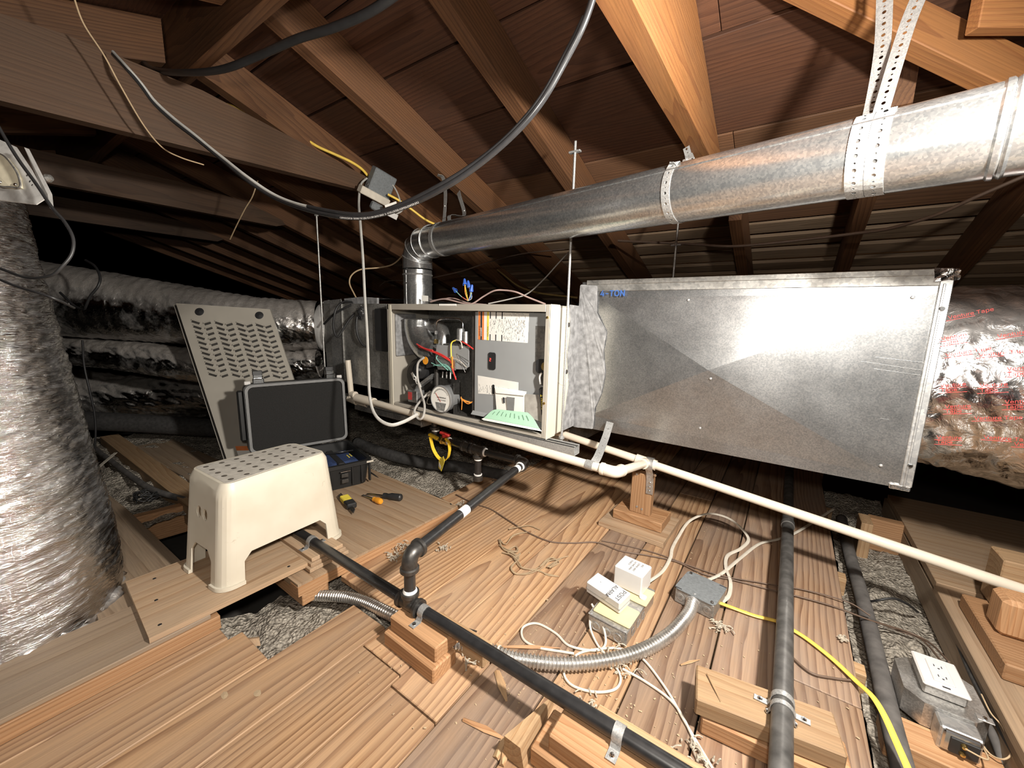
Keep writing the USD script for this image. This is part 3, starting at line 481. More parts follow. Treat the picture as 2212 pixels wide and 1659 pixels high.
wire([(-1.2754, 1.225, 0.4709), (-1.3009, 1.218, 0.4307), (-1.3051, 1.216, 0.405), (-1.266, 1.218, 0.4083)], .0018, 'white_cable')
# drain hose with its loop in front of the bay
ho = thing('rubber_hose', 'looped taupe rubber hose hanging out of the furnace front', 'hose', (-1.3096, 1.17, 0.3533))
obj('hose', tube(spl([(-1.3158, 1.21, 0.6132), (-1.344, 1.2, 0.5849), (-1.3427, 1.195, 0.5232), (-1.312, 1.185, 0.4656), (-1.2569, 1.155, 0.4161), (-1.2259, 1.118, 0.3774), (-1.2449, 1.112, 0.3653), (-1.2736, 1.115, 0.3842), (-1.2899, 1.135, 0.4044), (-1.3093, 1.19, 0.4297), (-1.2931, 1.225, 0.4624)], 90), .0052, 12), 'grey_cable', ho, 50)
# sealant on the end and around the duct joint
fp('mastic_smear', ext(Polygon([(1.31, .374), (1.43, .374), (1.43, .846), (1.33, .848), (1.345, .75), (1.33, .66), (1.355, .55), (1.335, .46)]), .0025, (FX1+.0002, 0, 0), Y_, Z_), 'mastic', 'grey sealant smeared along the rear of the end panel')
# ================================================================ metal transition duct with the crossed creases
DX0, DX1, DY, DZ0, DZ1 = -.674, .302, 1.425, .372, .935
du = thing('sheet_metal_duct', 'large galvanised box duct with crossed creases and a blue handwritten size', 'duct', (0, 1.6, DZ0))
ctr = np.array((-0.2063, 1.4, 0.6452)); q4 = [np.array(a) for a in ((-.60, 1.4245, .875), (.285, 1.4245, .885), (.262, 1.4245, .40), (-.615, 1.4245, .425))]
fv = np.array([(DX0, DY, DZ1), (DX1, DY, DZ1), (DX1, DY, DZ0), (DX0, DY, DZ0), *q4, ctr]); ff = [(0, 4, 5), (0, 5, 1), (1, 5, 6), (1, 6, 2), (2, 6, 7), (2, 7, 3), (3, 7, 4), (3, 4, 0), (8, 5, 4), (8, 6, 5), (8, 7, 6), (8, 4, 7)]
obj('creased_face', trimesh.Trimesh(fv, ff, process=False), 'galv_duct', du)
bxs = cat_(bx(DX0, DX1, DY+.001, 1.98, DZ1-.001, DZ1), bx(DX0, DX1, DY+.001, 1.98, DZ0, DZ0+.001), bx(DX0, DX1, 1.979, 1.98, DZ0, DZ1)); obj('casing', bxs, 'galv', du)
obj('slip_seam', cat_(bx(DX0+.02, DX1-.01, DY-.008, DY+.004, DZ1-.010, DZ1+.006, .001), bx(DX0+.02, DX1-.01, DY-.004, DY, DZ1-.034, DZ1-.008, .001)), 'galv_dull', du, label='folded seam along the top edge')
obj('corner_cleat', cat_(bx(DX1-.020, DX1+.004, DY-.007, DY, DZ0+.008, DZ1-.018, .0015), bx(DX1-.014, DX1-.009, DY-.010, DY-.006, DZ0+.008, DZ1-.03, .001)), 'galv', du, label='bright folded cleat down the right edge')
for z in (.44, .845): obj('screw', lathe([(0, .004), (.004, .004), (.006, 0)], (DX1-.008, DY-.010, z), (0, -1, 0), 12), 'chrome', du)
fo = [(DX1-.035, DY-.009, DZ1+.008), (DX1+.010, DY-.009, DZ1+.004), (DX1+.012, DY-.010, DZ1-.020), (DX1-.030, DY-.012, DZ1-.026), (DX1-.033, DY+.05, DZ1+.010), (DX1+.012, DY+.05, DZ1+.008)]
fm = hull(fo).subdivide().subdivide(); fm.vertices = fm.vertices+(np.stack([meshkit.noise(fm.vertices*150, k) for k in range(3)], 1)-.5)*.006; obj('foil_tape', fm, 'foil_wrap', du, label='crumpled foil tape over the top corner')
obj('foil_tape', bx(DX1-.04, DX1+.002, DY-.008, DY+.03, DZ0-.004, DZ0+.010, .002), 'foil_wrap', du)
for p in ((-0.2907, 1.42, 0.8678), (0.2394, 1.42, 0.873), (-0.197, 1.4, 0.6191), (0.2393, 1.42, 0.4256), (-0.2156, 1.42, 0.4469)): obj('rivet', lathe([(0, .002), (.003, .0015), (.0045, 0)], p, (0, -1, 0), 10), 'galv', du)
ma = [(-.674, .374), (-.60, .38), (-.598, .46), (-.575, .52), (-.565, .60), (-.578, .68), (-.57, .75), (-.612, .82), (-.617, .915), (-.674, .92)]
mm = ext(Polygon(ma).buffer(.006), .004, (0, DY-.0005, 0), X_, Z_).subdivide().subdivide().subdivide(); mm.vertices[:, 1] -= .008*meshkit.fbm(mm.vertices*55, 3); obj('mastic_band', mm, 'mastic', du, smooth=50, label='lumpy grey sealant band at the furnace joint')
obj('handwriting', text('4-TON', .020, np.array((-0.5971, 1.42, 0.8822))+[0, -.006, 0], (1, 0, .0), Z_, .0012, True), 'ink_blue', du, label='blue handwritten 4-TON')
for (a, b) in (((-0.0076, 1.417, 0.734), (0.295, 1.424, 0.7093)), ((-0.0045, 1.417, 0.7071), (0.2871, 1.424, 0.6766)), ((0.1121, 1.42, 0.7882), (0.2418, 1.424, 0.7872)), ((0.1617, 1.42, 0.7044), (0.2809, 1.424, 0.6903)), ((-0.0836, 1.415, 0.7933), (-0.0011, 1.415, 0.5803)), ((0.0785, 1.42, 0.5633), (0.2383, 1.424, 0.554))):
    obj('scratch', beam(np.array(a)-[0, .0012, 0], np.array(b)-[0, .0012, 0], .0008, .0007, Y_, .0001), 'galv', du)
# ================================================================ wrapped round duct at the right end
wr = thing('wrapped_duct', 'bulging foil wrapped duct with red print at the right edge', 'duct', (.6, 1.7, .6))
def skin(path, rad, n=120, sides=72, amp=.012, freq=14, seed=0, sag=1.0, ring=0., rf=60, cap=False, an=(1, 1, 1)):
    """A soft wrinkled sleeve round a path."""
    p = spl(path, n); R = np.interp(np.linspace(0, 1, n), np.linspace(0, 1, len(rad)), rad); m = tube(p, R, sides, cap); v = m.vertices[:n*sides].reshape(n, sides, 3); d = v-p[:, None]; d /= np.linalg.norm(d, axis=2, keepdims=True)
    nz = meshkit.fbm(v*freq*np.array(an), 4, seed)-.5; rg = (np.abs(meshkit.fbm(v*np.array(an)*freq*2.3, 3, seed+3)-.5)*2)
    nz2 = ring*np.sin(np.arange(n)[:, None]*rf/n*6.28+3*meshkit.fbm(v*6, 2, seed+8))
    v = v+d*(amp*2*nz-amp*1.2*(1-rg)**4+nz2)[..., None]; m.vertices[:n*sides] = v.reshape(-1, 3); return m
obj('foil_jacket', skin([(.300, 1.70, .655), (.42, 1.70, .65), (.75, 1.70, .63), (1.4, 1.70, .60)], [.262, .285, .29, .29], 90, 80, .013, 11, 4), 'foil_wrap', wr, smooth=True)
def wprint(px, s, h): pass
for k, (p, a) in enumerate((((0.3152, 1.412, 0.654), .22), ((0.3664, 1.408, 0.7335), .22), ((0.3778, 1.405, 0.6625), .2), ((0.314, 1.412, 0.7292), .3), ((0.3021, 1.42, 0.768), .3), ((0.3805, 1.405, 0.5833), .2), ((0.3301, 1.41, 0.6034), .2), ((0.4033, 1.41, 0.5402), .1), ((0.329, 1.42, 0.523), .15), ((0.3909, 1.415, 0.7784), .3), ((0.4135, 1.405, 0.705), .2), ((0.3089, 1.43, 0.8193), .3), ((0.4215, 1.405, 0.6293), .2), ((0.452, 1.41, 0.5329), .15))):
    x = np.array([math.cos(a), -.02, math.sin(a)]); yv = np.array([-math.sin(a), -.1, math.cos(a)]); p = np.array(p)-[0, .012, 0]
    for j, s_ in enumerate(('Venture Tape',) if k % 2 else ('Venture', 'Tape')): obj('red_print', cat_(text(s_, .0085, p-yv*.012*j, x, yv, .0006), obb(p-yv*(.012*j+.003)+x*.02, (.024, .0006, .0006), frame(x, yv), .0001)), 'ink_red', wr)
# ================================================================ galvanised flue
fl = thing('flue_pipe', 'round galvanised flue pipe rising from the furnace and running right under the rafters', 'pipe', (-1.45, 1.30, .85))
E0, Vh, R_ = np.array([-1.455, 1.305, 1.105]), nrm(np.array([.218, .959, 1.095])-np.array([-1.455, 1.305, 1.105])), .066
obj('riser', lathe([(R_, .0), (R_, .10), (R_+.002, .101), (R_+.002, .106), (R_, .107), (R_, .165)], (-1.455, 1.305, .835), Z_, 40), 'galv_pipe', fl, smooth=30)
obj('riser_seam', bx(-1.462, -1.456, 1.2375, 1.2395, .84, .995, .0006), 'galv', fl)
obj('draft_label', quad([(-1.3538, 1.236, 0.8824), (-1.3163, 1.239, 0.8802), (-1.3166, 1.239, 0.8565), (-1.3543, 1.236, 0.8584)], .0008), 'paper_white', fl, label='small white label with a barcode')
obj('riser_band', lathe([(R_+.001, 0), (R_+.004, .004), (R_+.001, .008)], (-1.455, 1.305, .975), Z_, 40), 'galv', fl)
gz = [(E0+[0, 0, -.10], Z_), (E0+[0, 0, -.052], nrm(Z_*.92+Vh*.38)), (E0+[.018, -.004, -.014], nrm(Z_*.55+Vh*.84)), (E0+[.062, -.013, .006], nrm(Z_*.15+Vh)), (E0+Vh*.13+[0, 0, .010], Vh)]
for (a, na), (b, nb) in zip(gz[:-1], gz[1:]):
    def ringp(c, n, r=R_+.002, k=40):
        s = nrm(np.cross(Z_, Vh)); t = np.cross(n, s); ang = np.arange(k)*2*np.pi/k; return c+r*(np.cos(ang)[:, None]*s+np.sin(ang)[:, None]*t)
    A_, B_ = ringp(np.asarray(a), na), ringp(np.asarray(b), nb); k = 40; j = np.arange(k); j2 = (j+1) % k
    obj('elbow_gore', trimesh.Trimesh(np.vstack([A_, B_]), np.vstack([np.stack([j, j2, k+j2], 1), np.stack([j, k+j2, k+j], 1)]), process=False), 'galv_pipe', fl, smooth=True)
    obj('gore_bead', tube(np.vstack([B_, B_[:1]]), .0025, 6, False), 'galv', fl, smooth=True)
S0 = E0+Vh*.13+[0, 0, .010]; S1 = np.array([.218, .959, 1.095])+Vh*.01
def run(a, b, bead): 
    L = np.linalg.norm(b-a); return lathe([(R_-.002, 0), (R_, .001), (R_, L-.012), (R_+.003, L-.009), (R_+.003, L-.003), (R_, L)], a, b-a, 56)
obj('straight_run', run(S0, S1, 1), 'galv_pipe', fl, smooth=30)
tt, aa = nrm(S1-S0), nrm(np.cross(S1-S0, Z_)); bb = np.cross(aa, tt)
obj('lock_seam', beam(S0+(aa*.80+bb*.60)*R_*1.008, S1+(aa*.80+bb*.60)*R_*1.008, .004, .0025, aa*.8+bb*.6, .0006), 'galv_pipe', fl)
S2 = S1+tt*.34; obj('end_section', lathe([(R_+.0005, 0), (R_+.003, .004), (R_+.0005, .008), (R_+.0005, .05), (R_+.004, .053), (R_+.004, .062), (R_+.001, .066), (R_+.001, .12), (R_+.005, .124), (R_+.005, .13), (R_+.002, .134), (R_+.002, .34)], S1, tt, 56), 'galv_pipe', fl, smooth=30)
for (u, v) in ((-.25, .034), (.55, .034)):
    nn = nrm(aa*1+bb*u); s_ = np.cross(tt, nn); c = S1+tt*v+nn*(R_+.001)
    obj('lock_tab', cat_(obb(c, (.0012, .014, .001), np.stack([tt, s_, nn]), .0003), obb(c+s_*.014, (.007, .0014, .001), np.stack([tt, s_, nn]), .0003)), 'dark_interior', fl, label='T-shaped locking slot')
# ================================================================ plenum left of the furnace and the flexible ducts
pm = thing('sheet_metal_plenum', 'dusty metal plenum box on the left end of the furnace', 'duct', (-1.75, 1.5, .4))
obj('front_face', bx(-1.972, FX0-.002, 1.238, 1.2395, .425, .846), 'galv_dull', pm); obj('box', bx(-2.15, FX0-.002, 1.2405, 1.95, .425, .846), 'galv_dull', pm)
obj('front_face', quad([(-1.972, 1.238, .87), (-1.972, 1.238, .44), (-2.15, 1.245, .50), (-2.15, 1.245, .86)], .002), 'galv', pm)
obj('seam', bx(-1.976, -1.966, 1.233, 1.238, .43, .865, .001), 'galv_dull', pm); mt_ = grid(-1.955, -1.68, 1.26, 1.9, 20, 30, lambda X, Y: .868+.012*meshkit.fbm(np.stack([X*30, Y*30, X*0], -1), 3)); obj('mastic_top', mt_, 'mastic', pm, smooth=True, label='sealant smeared top edge')
mp = ext(Polygon([(-1.955, .846), (-1.955, .872), (-1.80, .880), (-1.68, .874), (-1.68, .846)]), .012, (0, 1.256, 0), X_, Z_); obj('mastic_patch', mp, 'mastic', pm)
F0, F1 = np.array((-3.3149, 0.2877, 0.843)), np.array((-2.3043, 1.2976, 0.7201))
obj('take_off', lathe([(.125, -.03), (.15, .0), (.155, .02), (.13, .05)], F1+nrm(F1-F0)*.03, F1-F0, 36), 'white_sealant', pm, smooth=40, label='sealed round take-off ring')
obj('take_off', lathe([(.125, 0), (.10, .10), (.07, .16)], F1+nrm(F1-F0)*.05, (.8, .45, -.12), 36), 'galv', pm, smooth=40)
def flex(label, path, rad, n, amp, freq, seed, ring=.004, rf=26, mt='foil'):
    t = thing('flexible_duct', label, 'duct', path[0]); obj('foil_sleeve', skin(path, rad, n, 80, amp, freq, seed, ring=ring, rf=rf), mt, t, smooth=True); return t
flex('fat silver flexible duct with a dusty top, upper of two behind the louvred panel', [(-3.9075, -0.1453, 0.9182), (-3.3149, 0.2877, 0.843), (-2.913, 0.6899, 0.7813), (-2.51, 1.0564, 0.7222), (-2.3043, 1.2976, 0.7201)], [.21, .202, .183, .160, .145], 230, .004, 16, 21, .0012, 44)
flex('thinner silver flexible duct sagging below the fat one behind the louvred panel', [(-3.6717, 0.192, 0.6227), (-3.3172, 0.3877, 0.5575), (-2.9731, 0.6198, 0.5242), (-2.6852, 0.8473, 0.4784), (-2.4366, 1.1063, 0.4783), (-2.2782, 1.2698, 0.4978)], [.08, .08, .085, .095, .095, .085], 190, .006, 14, 33, .001, 30)
flex('dark dusty duct lying low in the shadows behind the joists at left', [(-3.9048, 0.3876, 0.2606), (-3.687, 0.6474, 0.1886), (-3.3731, 0.9937, 0.2117), (-2.8926, 1.464, 0.2755)], [.16, .17, .17, .16], 90, .014, 8, 41, .0, 20, 'foil')
tag(obj('black_duct', tube(spl([(-3.5657, 0.2291, 0.1472), (-3.2605, 0.5576, 0.1132), (-2.8671, 0.9439, 0.0629), (-2.5091, 1.2507, 0.0458)], 40), .055, 24), 'dust_black', smooth=True), 'matt black insulated tube lying across the dark bay at left', 'pipe')
co = thing('flexible_duct', 'tall crinkled silver duct column at the left edge', 'duct', (-1.5, 0, 0))
zc = [-.06, .05, .15, .3, .5, .82, 1.03, 1.10]; rc = [.20, .222, .215, .198, .186, .172, .158, .15]
obj('foil_sleeve', skin([(-1.5, 0, z) for z in zc], rc, 240, 130, .0035, 10, 55, ring=.0, rf=20, an=(1, 1, 3.2)), 'foil_column', co, smooth=True)
ring_ = np.array([(-1.5+.175*math.cos(a), .175*math.sin(a), .025) for a in np.linspace(-2.2, 1.55, 12)])
obj('foil_fold', skin(ring_, [.055]*6, 90, 30, .012, 16, 61, cap=True), 'foil_wrap', co, smooth=True, label='slumped foil cuff round the foot')

tag(obj('drip_pan', cat_(bx(-1.30, -.74, 1.50, 1.90, .235, .331, .004), bx(-1.305, -.735, 1.495, 1.905, .318, .330, .002)), 'galv_dull'), 'dull brown metal pan hidden in shade under the furnace behind the gas valve', 'pan')

# ================================================================ strut, rods
st = thing('strut_channel', 'pale metal strut channel under the front of the furnace with an open right end', 'bracket', (-.6, 1.2, .34))
def channel(x0, x1, y, z, w=.041, h=.034, t=.003):
    return cat_(bx(x0, x1, y, y+w, z, z+t, .0005), bx(x0, x1, y, y+t, z, z+h, .0005), bx(x0, x1, y+w-t, y+w, z, z+h, .0005), bx(x0, x1, y, y+.011, z+h-t, z+h, .0005), bx(x0, x1, y+w-.011, y+w, z+h-t, z+h, .0005))
obj('channel', channel(-2.0, -.562, 1.192, .333), 'strap_metal', st)
obj('bolt', rod((-.80, 1.21, .318), (-.80, 1.21, .333), .006, 6), 'galv', st)
tag(obj('drip_leg_box', cat_(bx(-1.86, -1.345, 1.215, 1.30, .293, .331, .002), bx(-1.349, -1.343, 1.213, 1.302, .288, .332, .001)), 'galv_dull'), 'dusty boxed metal channel slung below the left half of the furnace', 'bracket')
def rodt(label, x, y, z0, z1, nuts, mt='strap_metal'):
    t = thing('threaded_rod', label, 'rod', (x, y, z0)); n = int((z1-z0)/.0045); zz = np.linspace(z0, z1, 2*n)
    obj('shaft', tube(np.stack([np.full_like(zz, x), np.full_like(zz, y), zz], 1), .0043+.0006*(np.arange(2*n) % 2), 8), mt, t, smooth=True)
    for z in nuts: obj('nut', lathe([(0, 0), (.010, 0), (.010, .008), (0, .008)], (x, y, z), Z_, 6), mt, t)
    return t
r1_ = rodt('bright threaded rod passing between the furnace end and the duct', -.640, 1.245, .300, 1.36, (.325, .368))
obj('washer_bar', bx(-.660, -.620, 1.238, 1.252, 1.325, 1.331, .001), 'strap_metal', r1_)
rodt('thin threaded rod hanging at left, behind the black case lid', -1.925, 1.10, .42, 1.262, (1.25,), 'galv_dull')
r3_ = rodt('short threaded rod with a small cross nut below the flue, above the duct', -.425, 1.75, .93, 1.31, (1.10,), 'galv_dull')
obj('washer_bar', bx(-.445, -.405, 1.743, 1.757, 1.098, 1.104, .001), 'strap_metal', r3_)
# ================================================================ white drain pipes
dr = thing('drain_pipe', 'white plastic drain pipes running in front of the furnace and away to lower right', 'pipe', (-.4, 1.15, .33))
pr = .0145; sl_ = .041
zf1 = lambda x: .331-(x+.42)*sl_
obj('pipe', rod((-1.70, 1.15, zf1(-1.70)), (-.425, 1.15, .331), pr, 24), 'pvc', dr, smooth=40)
obj('elbow', cat_(tube(spl([(-.445, 1.15, .332), (-.41, 1.152, .330), (-.398, 1.165, .328), (-.395, 1.195, .323)], 24), .0185, 20), lathe([(.0185, 0), (.0200, .002), (.0200, .012), (.0185, .014)], (-.448, 1.15, .332), X_, 24), lathe([(.0185, 0), (.0200, .002), (.0200, .012), (.0185, .014)], (-.396, 1.186, .325), (0, 1, -.16), 24)), 'pvc', dr, smooth=40)
obj('pipe', rod((-.395, 1.19, .324), (-.393, 1.45, .272), pr, 24), 'pvc', dr, smooth=40)
zf2 = lambda x: .257-(x+.253)*.118
obj('tee', cat_(rod((-.43, 1.46, zf2(-.43)), (-.355, 1.46, zf2(-.355)), .0195, 24), rod((-.393, 1.425, .277), (-.393, 1.46, .272), .0195, 24)), 'pvc', dr, smooth=40)
obj('pipe', rod((-1.3, 1.46, zf2(-1.3)+.0), (-.43, 1.46, zf2(-.43)), pr, 24), 'pvc', dr, smooth=40); obj('pipe', rod((-.355, 1.46, zf2(-.355)), (.95, 1.46, zf2(.95)), pr, 24), 'pvc', dr, smooth=40)
va, vb = np.array((-1.8793, 1.2, 0.5552)), np.array((-1.858, 1.2, 0.3439))
obj('vent_stub', rod(va, vb, .0145, 20), 'pvc', dr, smooth=40); obj('vent_tee', cat_(rod(vb-[.02, 0, -.008], vb+[.045, 0, .0], .0185, 20), rod(vb+[.03, 0, .03], vb+[.03, 0, .0], .0175, 20), rod(vb+[.0, 0, .035], vb+[.035, 0, .035], .017, 20)), 'pvc', dr, smooth=40); obj('pipe', rod(vb+[.04, 0, 0], vb+[.13, 0, -.002], pr, 20), 'pvc', dr, smooth=40)
tag(obj('pipe_insulation_end', rod((-1.73, 1.145, zf1(-1.72)), (-1.60, 1.15, zf1(-1.60)), .021, 20), 'pvc', dr, smooth=40))
def strap_hole(pts, side, w, t, nm, mt, par, holes=(), hr=.0028, label=None):
    m = ribbon(pts, side, w, t); o = obj(nm, m, mt, par, smooth=40, label=label)
    return o
hs = thing('hanger_strap', 'short metal hanger strap from the duct face down to the white drain pipe', 'strap', (-.47, 1.15, .34))
hsp = spl([(-0.5236, 1.41, 0.4158), (-0.5111, 1.34, 0.3753), (-0.4789, 1.2, 0.3517), (-0.4776, 1.165, 0.3383)], 24)
obj('strap', ribbon(hsp, (1, .1, -.3), .026, .0012), 'strap_metal', hs, smooth=40)
obj('cuff', lathe([(.0152, -.013), (.0160, -.0125), (.0160, .0125), (.0152, .013)], (-.485, 1.15, zf1(-.485)), (1, 0, -sl_), 28), 'strap_metal', hs, smooth=40)
for k in (3, 8, 13, 18): obj('hole', lathe([(0, .0009), (.003, .0008), (.0034, 0)], hsp[k], np.cross((1, .1, -.3), hsp[k+1]-hsp[k])*(-1), 10), 'galv_dull', hs)
# ================================================================ pipe stand
ps = thing('pipe_stand', 'orange lumber stand with an upright post carrying the rear white drain pipe', 'stand', (-.40, 1.5, 0))
a = -.03; Q = np.array([[math.cos(a), math.sin(a), 0], [-math.sin(a), math.cos(a), 0], [0, 0, 1]])
obj('base_plate', obb((-.408, 1.495, .0105), (.124, .112, .0095), Q, .001), 'ply_wood', ps, grain=((-.4, 1.5, .02), X_, Y_))
obj('block', obb((-.405, 1.505, .0395), (.095, .062, .019), Q, .003), 'stud_wood', ps, grain=((-.4, 1.47, .03), X_, Z_))
obj('post', obb((-.404, 1.487, .140), (.040, .019, .082), Q, .003), 'stud_wood', ps, grain=((-.4, 1.47, .1), Z_, X_))
for x, z in ((-.415, .085), (-.396, .080), (-.425, .215)): obj('screw', lathe([(0, .001), (.004, .001), (.0045, 0)], (x, 1.4675, z), (0, -1, 0), 10), 'galv', ps)
sp_ = thing('hanger_strap', 'bent metal strap over the rear white drain pipe, screwed to the upright post', 'strap', (-.38, 1.46, .25))
pp = [(-.372, 1.464, .150), (-.374, 1.464, .20), (-.375, 1.458, .232), (-.376, 1.440, .258), (-.377, 1.445, .285), (-.378, 1.462, .2935), (-.379, 1.482, .285), (-.38, 1.494, .262)]
obj('strap', ribbon(spl(pp, 40), X_, .026, .0014), 'galv', sp_, smooth=40)
for z in (.162, .178, .196): obj('screw', lathe([(0, .002), (.003, .002), (.004, 0)], (-.373, 1.4628, z), (0, -1, 0), 10), 'chrome', sp_)
obj('bolt', rod((-.352, 1.462, .236), (-.352, 1.446, .236), .005, 8), 'chrome', sp_)
# ================================================================ black gas line
gp = thing('gas_pipe', 'black iron gas pipe running across the boards and up to the furnace valve', 'pipe', (-.7, .59, .09))
gr = .0140; GZ = .0915
obj('main_run', rod((-1.34, .588, GZ), (-.725, .588, GZ), gr, 24), 'black_pipe', gp, smooth=40)
obj('main_run', rod((-.675, .588, GZ), (.36, .592, GZ), gr, 24), 'black_pipe', gp, smooth=40)
def fitting(a, b, r=.0185, lip=.0225):
    L = np.linalg.norm(np.asarray(b)-a); return lathe([(gr, 0), (lip, .0005), (lip, .009), (r, .011), (r, L-.011), (lip, L-.009), (lip, L-.0005), (gr, L)], a, np.asarray(b)-a, 24)
obj('tee', cat_(fitting((-.735, .588, GZ), (-.665, .588, GZ)), lathe([(.0185, 0), (.0185, .02), (.0225, .022), (.0225, .032), (gr, .033)], (-.70, .588, GZ), Z_, 24)), 'cast_iron', gp, smooth=35)
obj('sealant', lathe([(.0145, 0), (.018, .001), (.0165, .006), (.0145, .008)], (-.70, .588, GZ+.032), Z_, 20), 'white_sealant', gp, smooth=40)
obj('riser', rod((-.70, .588, GZ+.03), (-.70, .588, .188), gr, 24), 'black_pipe', gp, smooth=40)
G1, G2 = np.array([-.70, .588, .222]), np.array((-0.7864, 1.23, 0.2451))
ud = nrm(G2-G1)
obj('elbow', cat_(tube(spl([(-.70, .588, .186), (-.70, .589, .205), G1+ud*.010+[0, 0, -.002], G1+ud*.036], 20), .0195, 20), lathe([(.0145, 0), (.0235, .0005), (.0235, .009), (.019, .012)], (-.70, .588, .180), Z_, 24), lathe([(.019, 0), (.0235, .002), (.0235, .011), (.0145, .0115)], G1+ud*.028, ud, 24)), 'cast_iron', gp, smooth=35, label='grey cast elbow')
obj('upper_run', rod(G1+ud*.03, G2-ud*.02, gr, 24), 'black_pipe', gp, smooth=40, label='glossy black run with white stickers and white printing')
for t0, t1 in ((.13, .155), (.33, .385)):
    L = np.linalg.norm(G2-G1); n_ = nrm(np.cross(ud, (1, 0, .0))) ; obj('sticker', lathe([(gr+.0003, t0*L), (gr+.0005, t0*L+.001), (gr+.0005, t1*L), (gr+.0003, t1*L+.001)], G1, ud, 24) if t0 > .2 else lathe([(gr+.0003, .88*L), (gr+.0005, .88*L+.001), (gr+.0005, .91*L), (gr+.0003, .91*L+.001)], G1, ud, 24), 'paper_white', gp)
nv = nrm(np.cross(np.cross(ud, np.array(EYE)-(G1+G2)/2), ud)); sd = np.cross(nv, ud)
obj('print', text('GAS PIPE SCH 40  A53 GRADE', .009, G1+ud*.30+nv*(gr+.0004)-sd*.0045, ud, -sd if (-sd)[2] > 0 else sd, .0003), 'paper_white', gp) if 0 else None
obj('far_elbow', cat_(tube(spl([G2-ud*.03, G2-ud*.006, G2+[-.008, .002, .0], G2+[-.036, .004, .001]], 16), .0195, 20), lathe([(.0145, 0), (.0235, .0005), (.0235, .010), (.019, .012)], G2-ud*.034, ud, 24), lathe([(.0145, 0), (.0235, .0005), (.0235, .010), (.019, .012)], G2+[-.040, .004, .001], (1, 0, 0), 24)), 'cast_iron', gp, smooth=35)
G3 = np.array((-1.022, 1.235, 0.2425)); G4 = np.array((-1.2174, 1.24, 0.246)); G5 = np.array((-1.2749, 1.242, 0.247))
obj('cross_run', rod(G2+[-.03, .004, .001], G3, .0135, 20), 'black_pipe', gp, smooth=40); obj('cross_run', rod(G3, G4, .0135, 20), 'black_pipe', gp, smooth=40)
obj('drip_tee', cat_(fitting(G3-[.035, 0, 0], G3+[.035, 0, 0]), lathe([(.0185, 0), (.0185, .02), (.0225, .022), (.0225, .032), (gr, .033)], G3, -Z_, 24)), 'cast_iron', gp, smooth=35)
obj('drip_leg', rod(G3-[0, 0, .03], G3-[0, 0, .108], gr, 20), 'black_pipe', gp, smooth=40); obj('drip_cap', lathe([(0, -.022), (.018, -.022), (.0215, -.018), (.0215, 0), (.0145, .001)], G3-[0, 0, .112], Z_, 24), 'cast_iron', gp, smooth=35)
for c, ax in ((G3+[.036, 0, 0], X_), (G3-[0, 0, .036], -Z_), (G3-[0, 0, .104], -Z_), (G2-ud*.036, -ud), (G4+[.022, 0, 0], X_), (G4-[.02, 0, 0], X_), (G5+[-.006, 0, .030], Z_)): obj('sealant', lathe([(.0142, -.001), (.0178, 0), (.017, .005), (.0142, .007)], c, ax, 20), 'white_sealant', gp, smooth=40)
obj('coupling', fitting(G3-[.085, 0, -.002], G3-[.045, 0, 0]), 'cast_iron', gp, smooth=35)
obj('valve_body', cat_(lathe([(.015, -.02), (.022, -.019), (.022, -.010), (.018, -.008), (.018, .008), (.022, .010), (.022, .019), (.015, .02)], G4, X_, 8), rod(G4, G4+[0, 0, .024], .008, 12)), 'brass', gp, smooth=30, label='brass shutoff valve')
obj('valve_handle', obb(G4+[0, -.002, .030], (.026, .010, .006), frame((1, .1, -.15), Z_), .003), 'red_plastic', gp, label='red valve handle')
obj('valve_handle', obb(G4+[.006, -.01, .026], (.007, .012, .009), bev=.003), 'red_plastic', gp)
obj('supply_riser', cat_(tube(spl([G4-[.02, 0, 0], G5-[0.005, 0, 0], G5+[-.012, 0, .012], G5+[-.012, 0, .085]], 24), .0135, 18), lathe([(.0145, 0), (.0215, .0005), (.0215, .012), (.017, .014)], G5+[-.012, 0, .036], Z_, 20)), 'cast_iron', gp, smooth=40)
obj('end_coupling', fitting((.175, .592, GZ), (.235, .592, GZ)), 'cast_iron', gp, smooth=35)
tg = thing('valve_tag', 'bright yellow plastic gas valve cover with a dangling yellow tag', 'tag', G4)
obj('band', ribbon(spl([G4+[-.075, -.02, .006], G4+[-.055, -.02, -.05], G4+[-.015, -.02, -.085], G4+[.03, -.02, -.075], G4+[.045, -.02, -.035], G4+[.042, -.02, .004]], 40), (0, 1, .35), .016, .003), 'yellow_plastic', tg, smooth=40)
obj('arm', beam(G4+[-.085, -.018, .016], G4+[-.03, -.014, .004], .018, .012, Z_, .003), 'yellow_plastic', tg); obj('hook', beam(G4+[.012, -.012, .014], G4+[.045, -.016, -.002], .014, .010, Z_, .003), 'yellow_plastic', tg)
tgx, tgy = nrm((.9, -.3, .2)), nrm((-.2, .1, 1)); obj('tag_card', ext(Polygon([(-.03, .0), (.02, .018), (.026, -.006), (-.012, -.052), (-.038, -.04)]), .0015, G4+[.008, -.03, -.082], tgx, tgy), 'label_yellow', tg); obj('tag_sticker', ext(Polygon([(-.028, -.012), (-.012, -.03), (-.018, -.042), (-.034, -.03)]), .0004, G4+np.array([.008, -.03, -.082])+np.cross(tgx, tgy)*.0017, tgx, tgy), 'paper_white', tg)
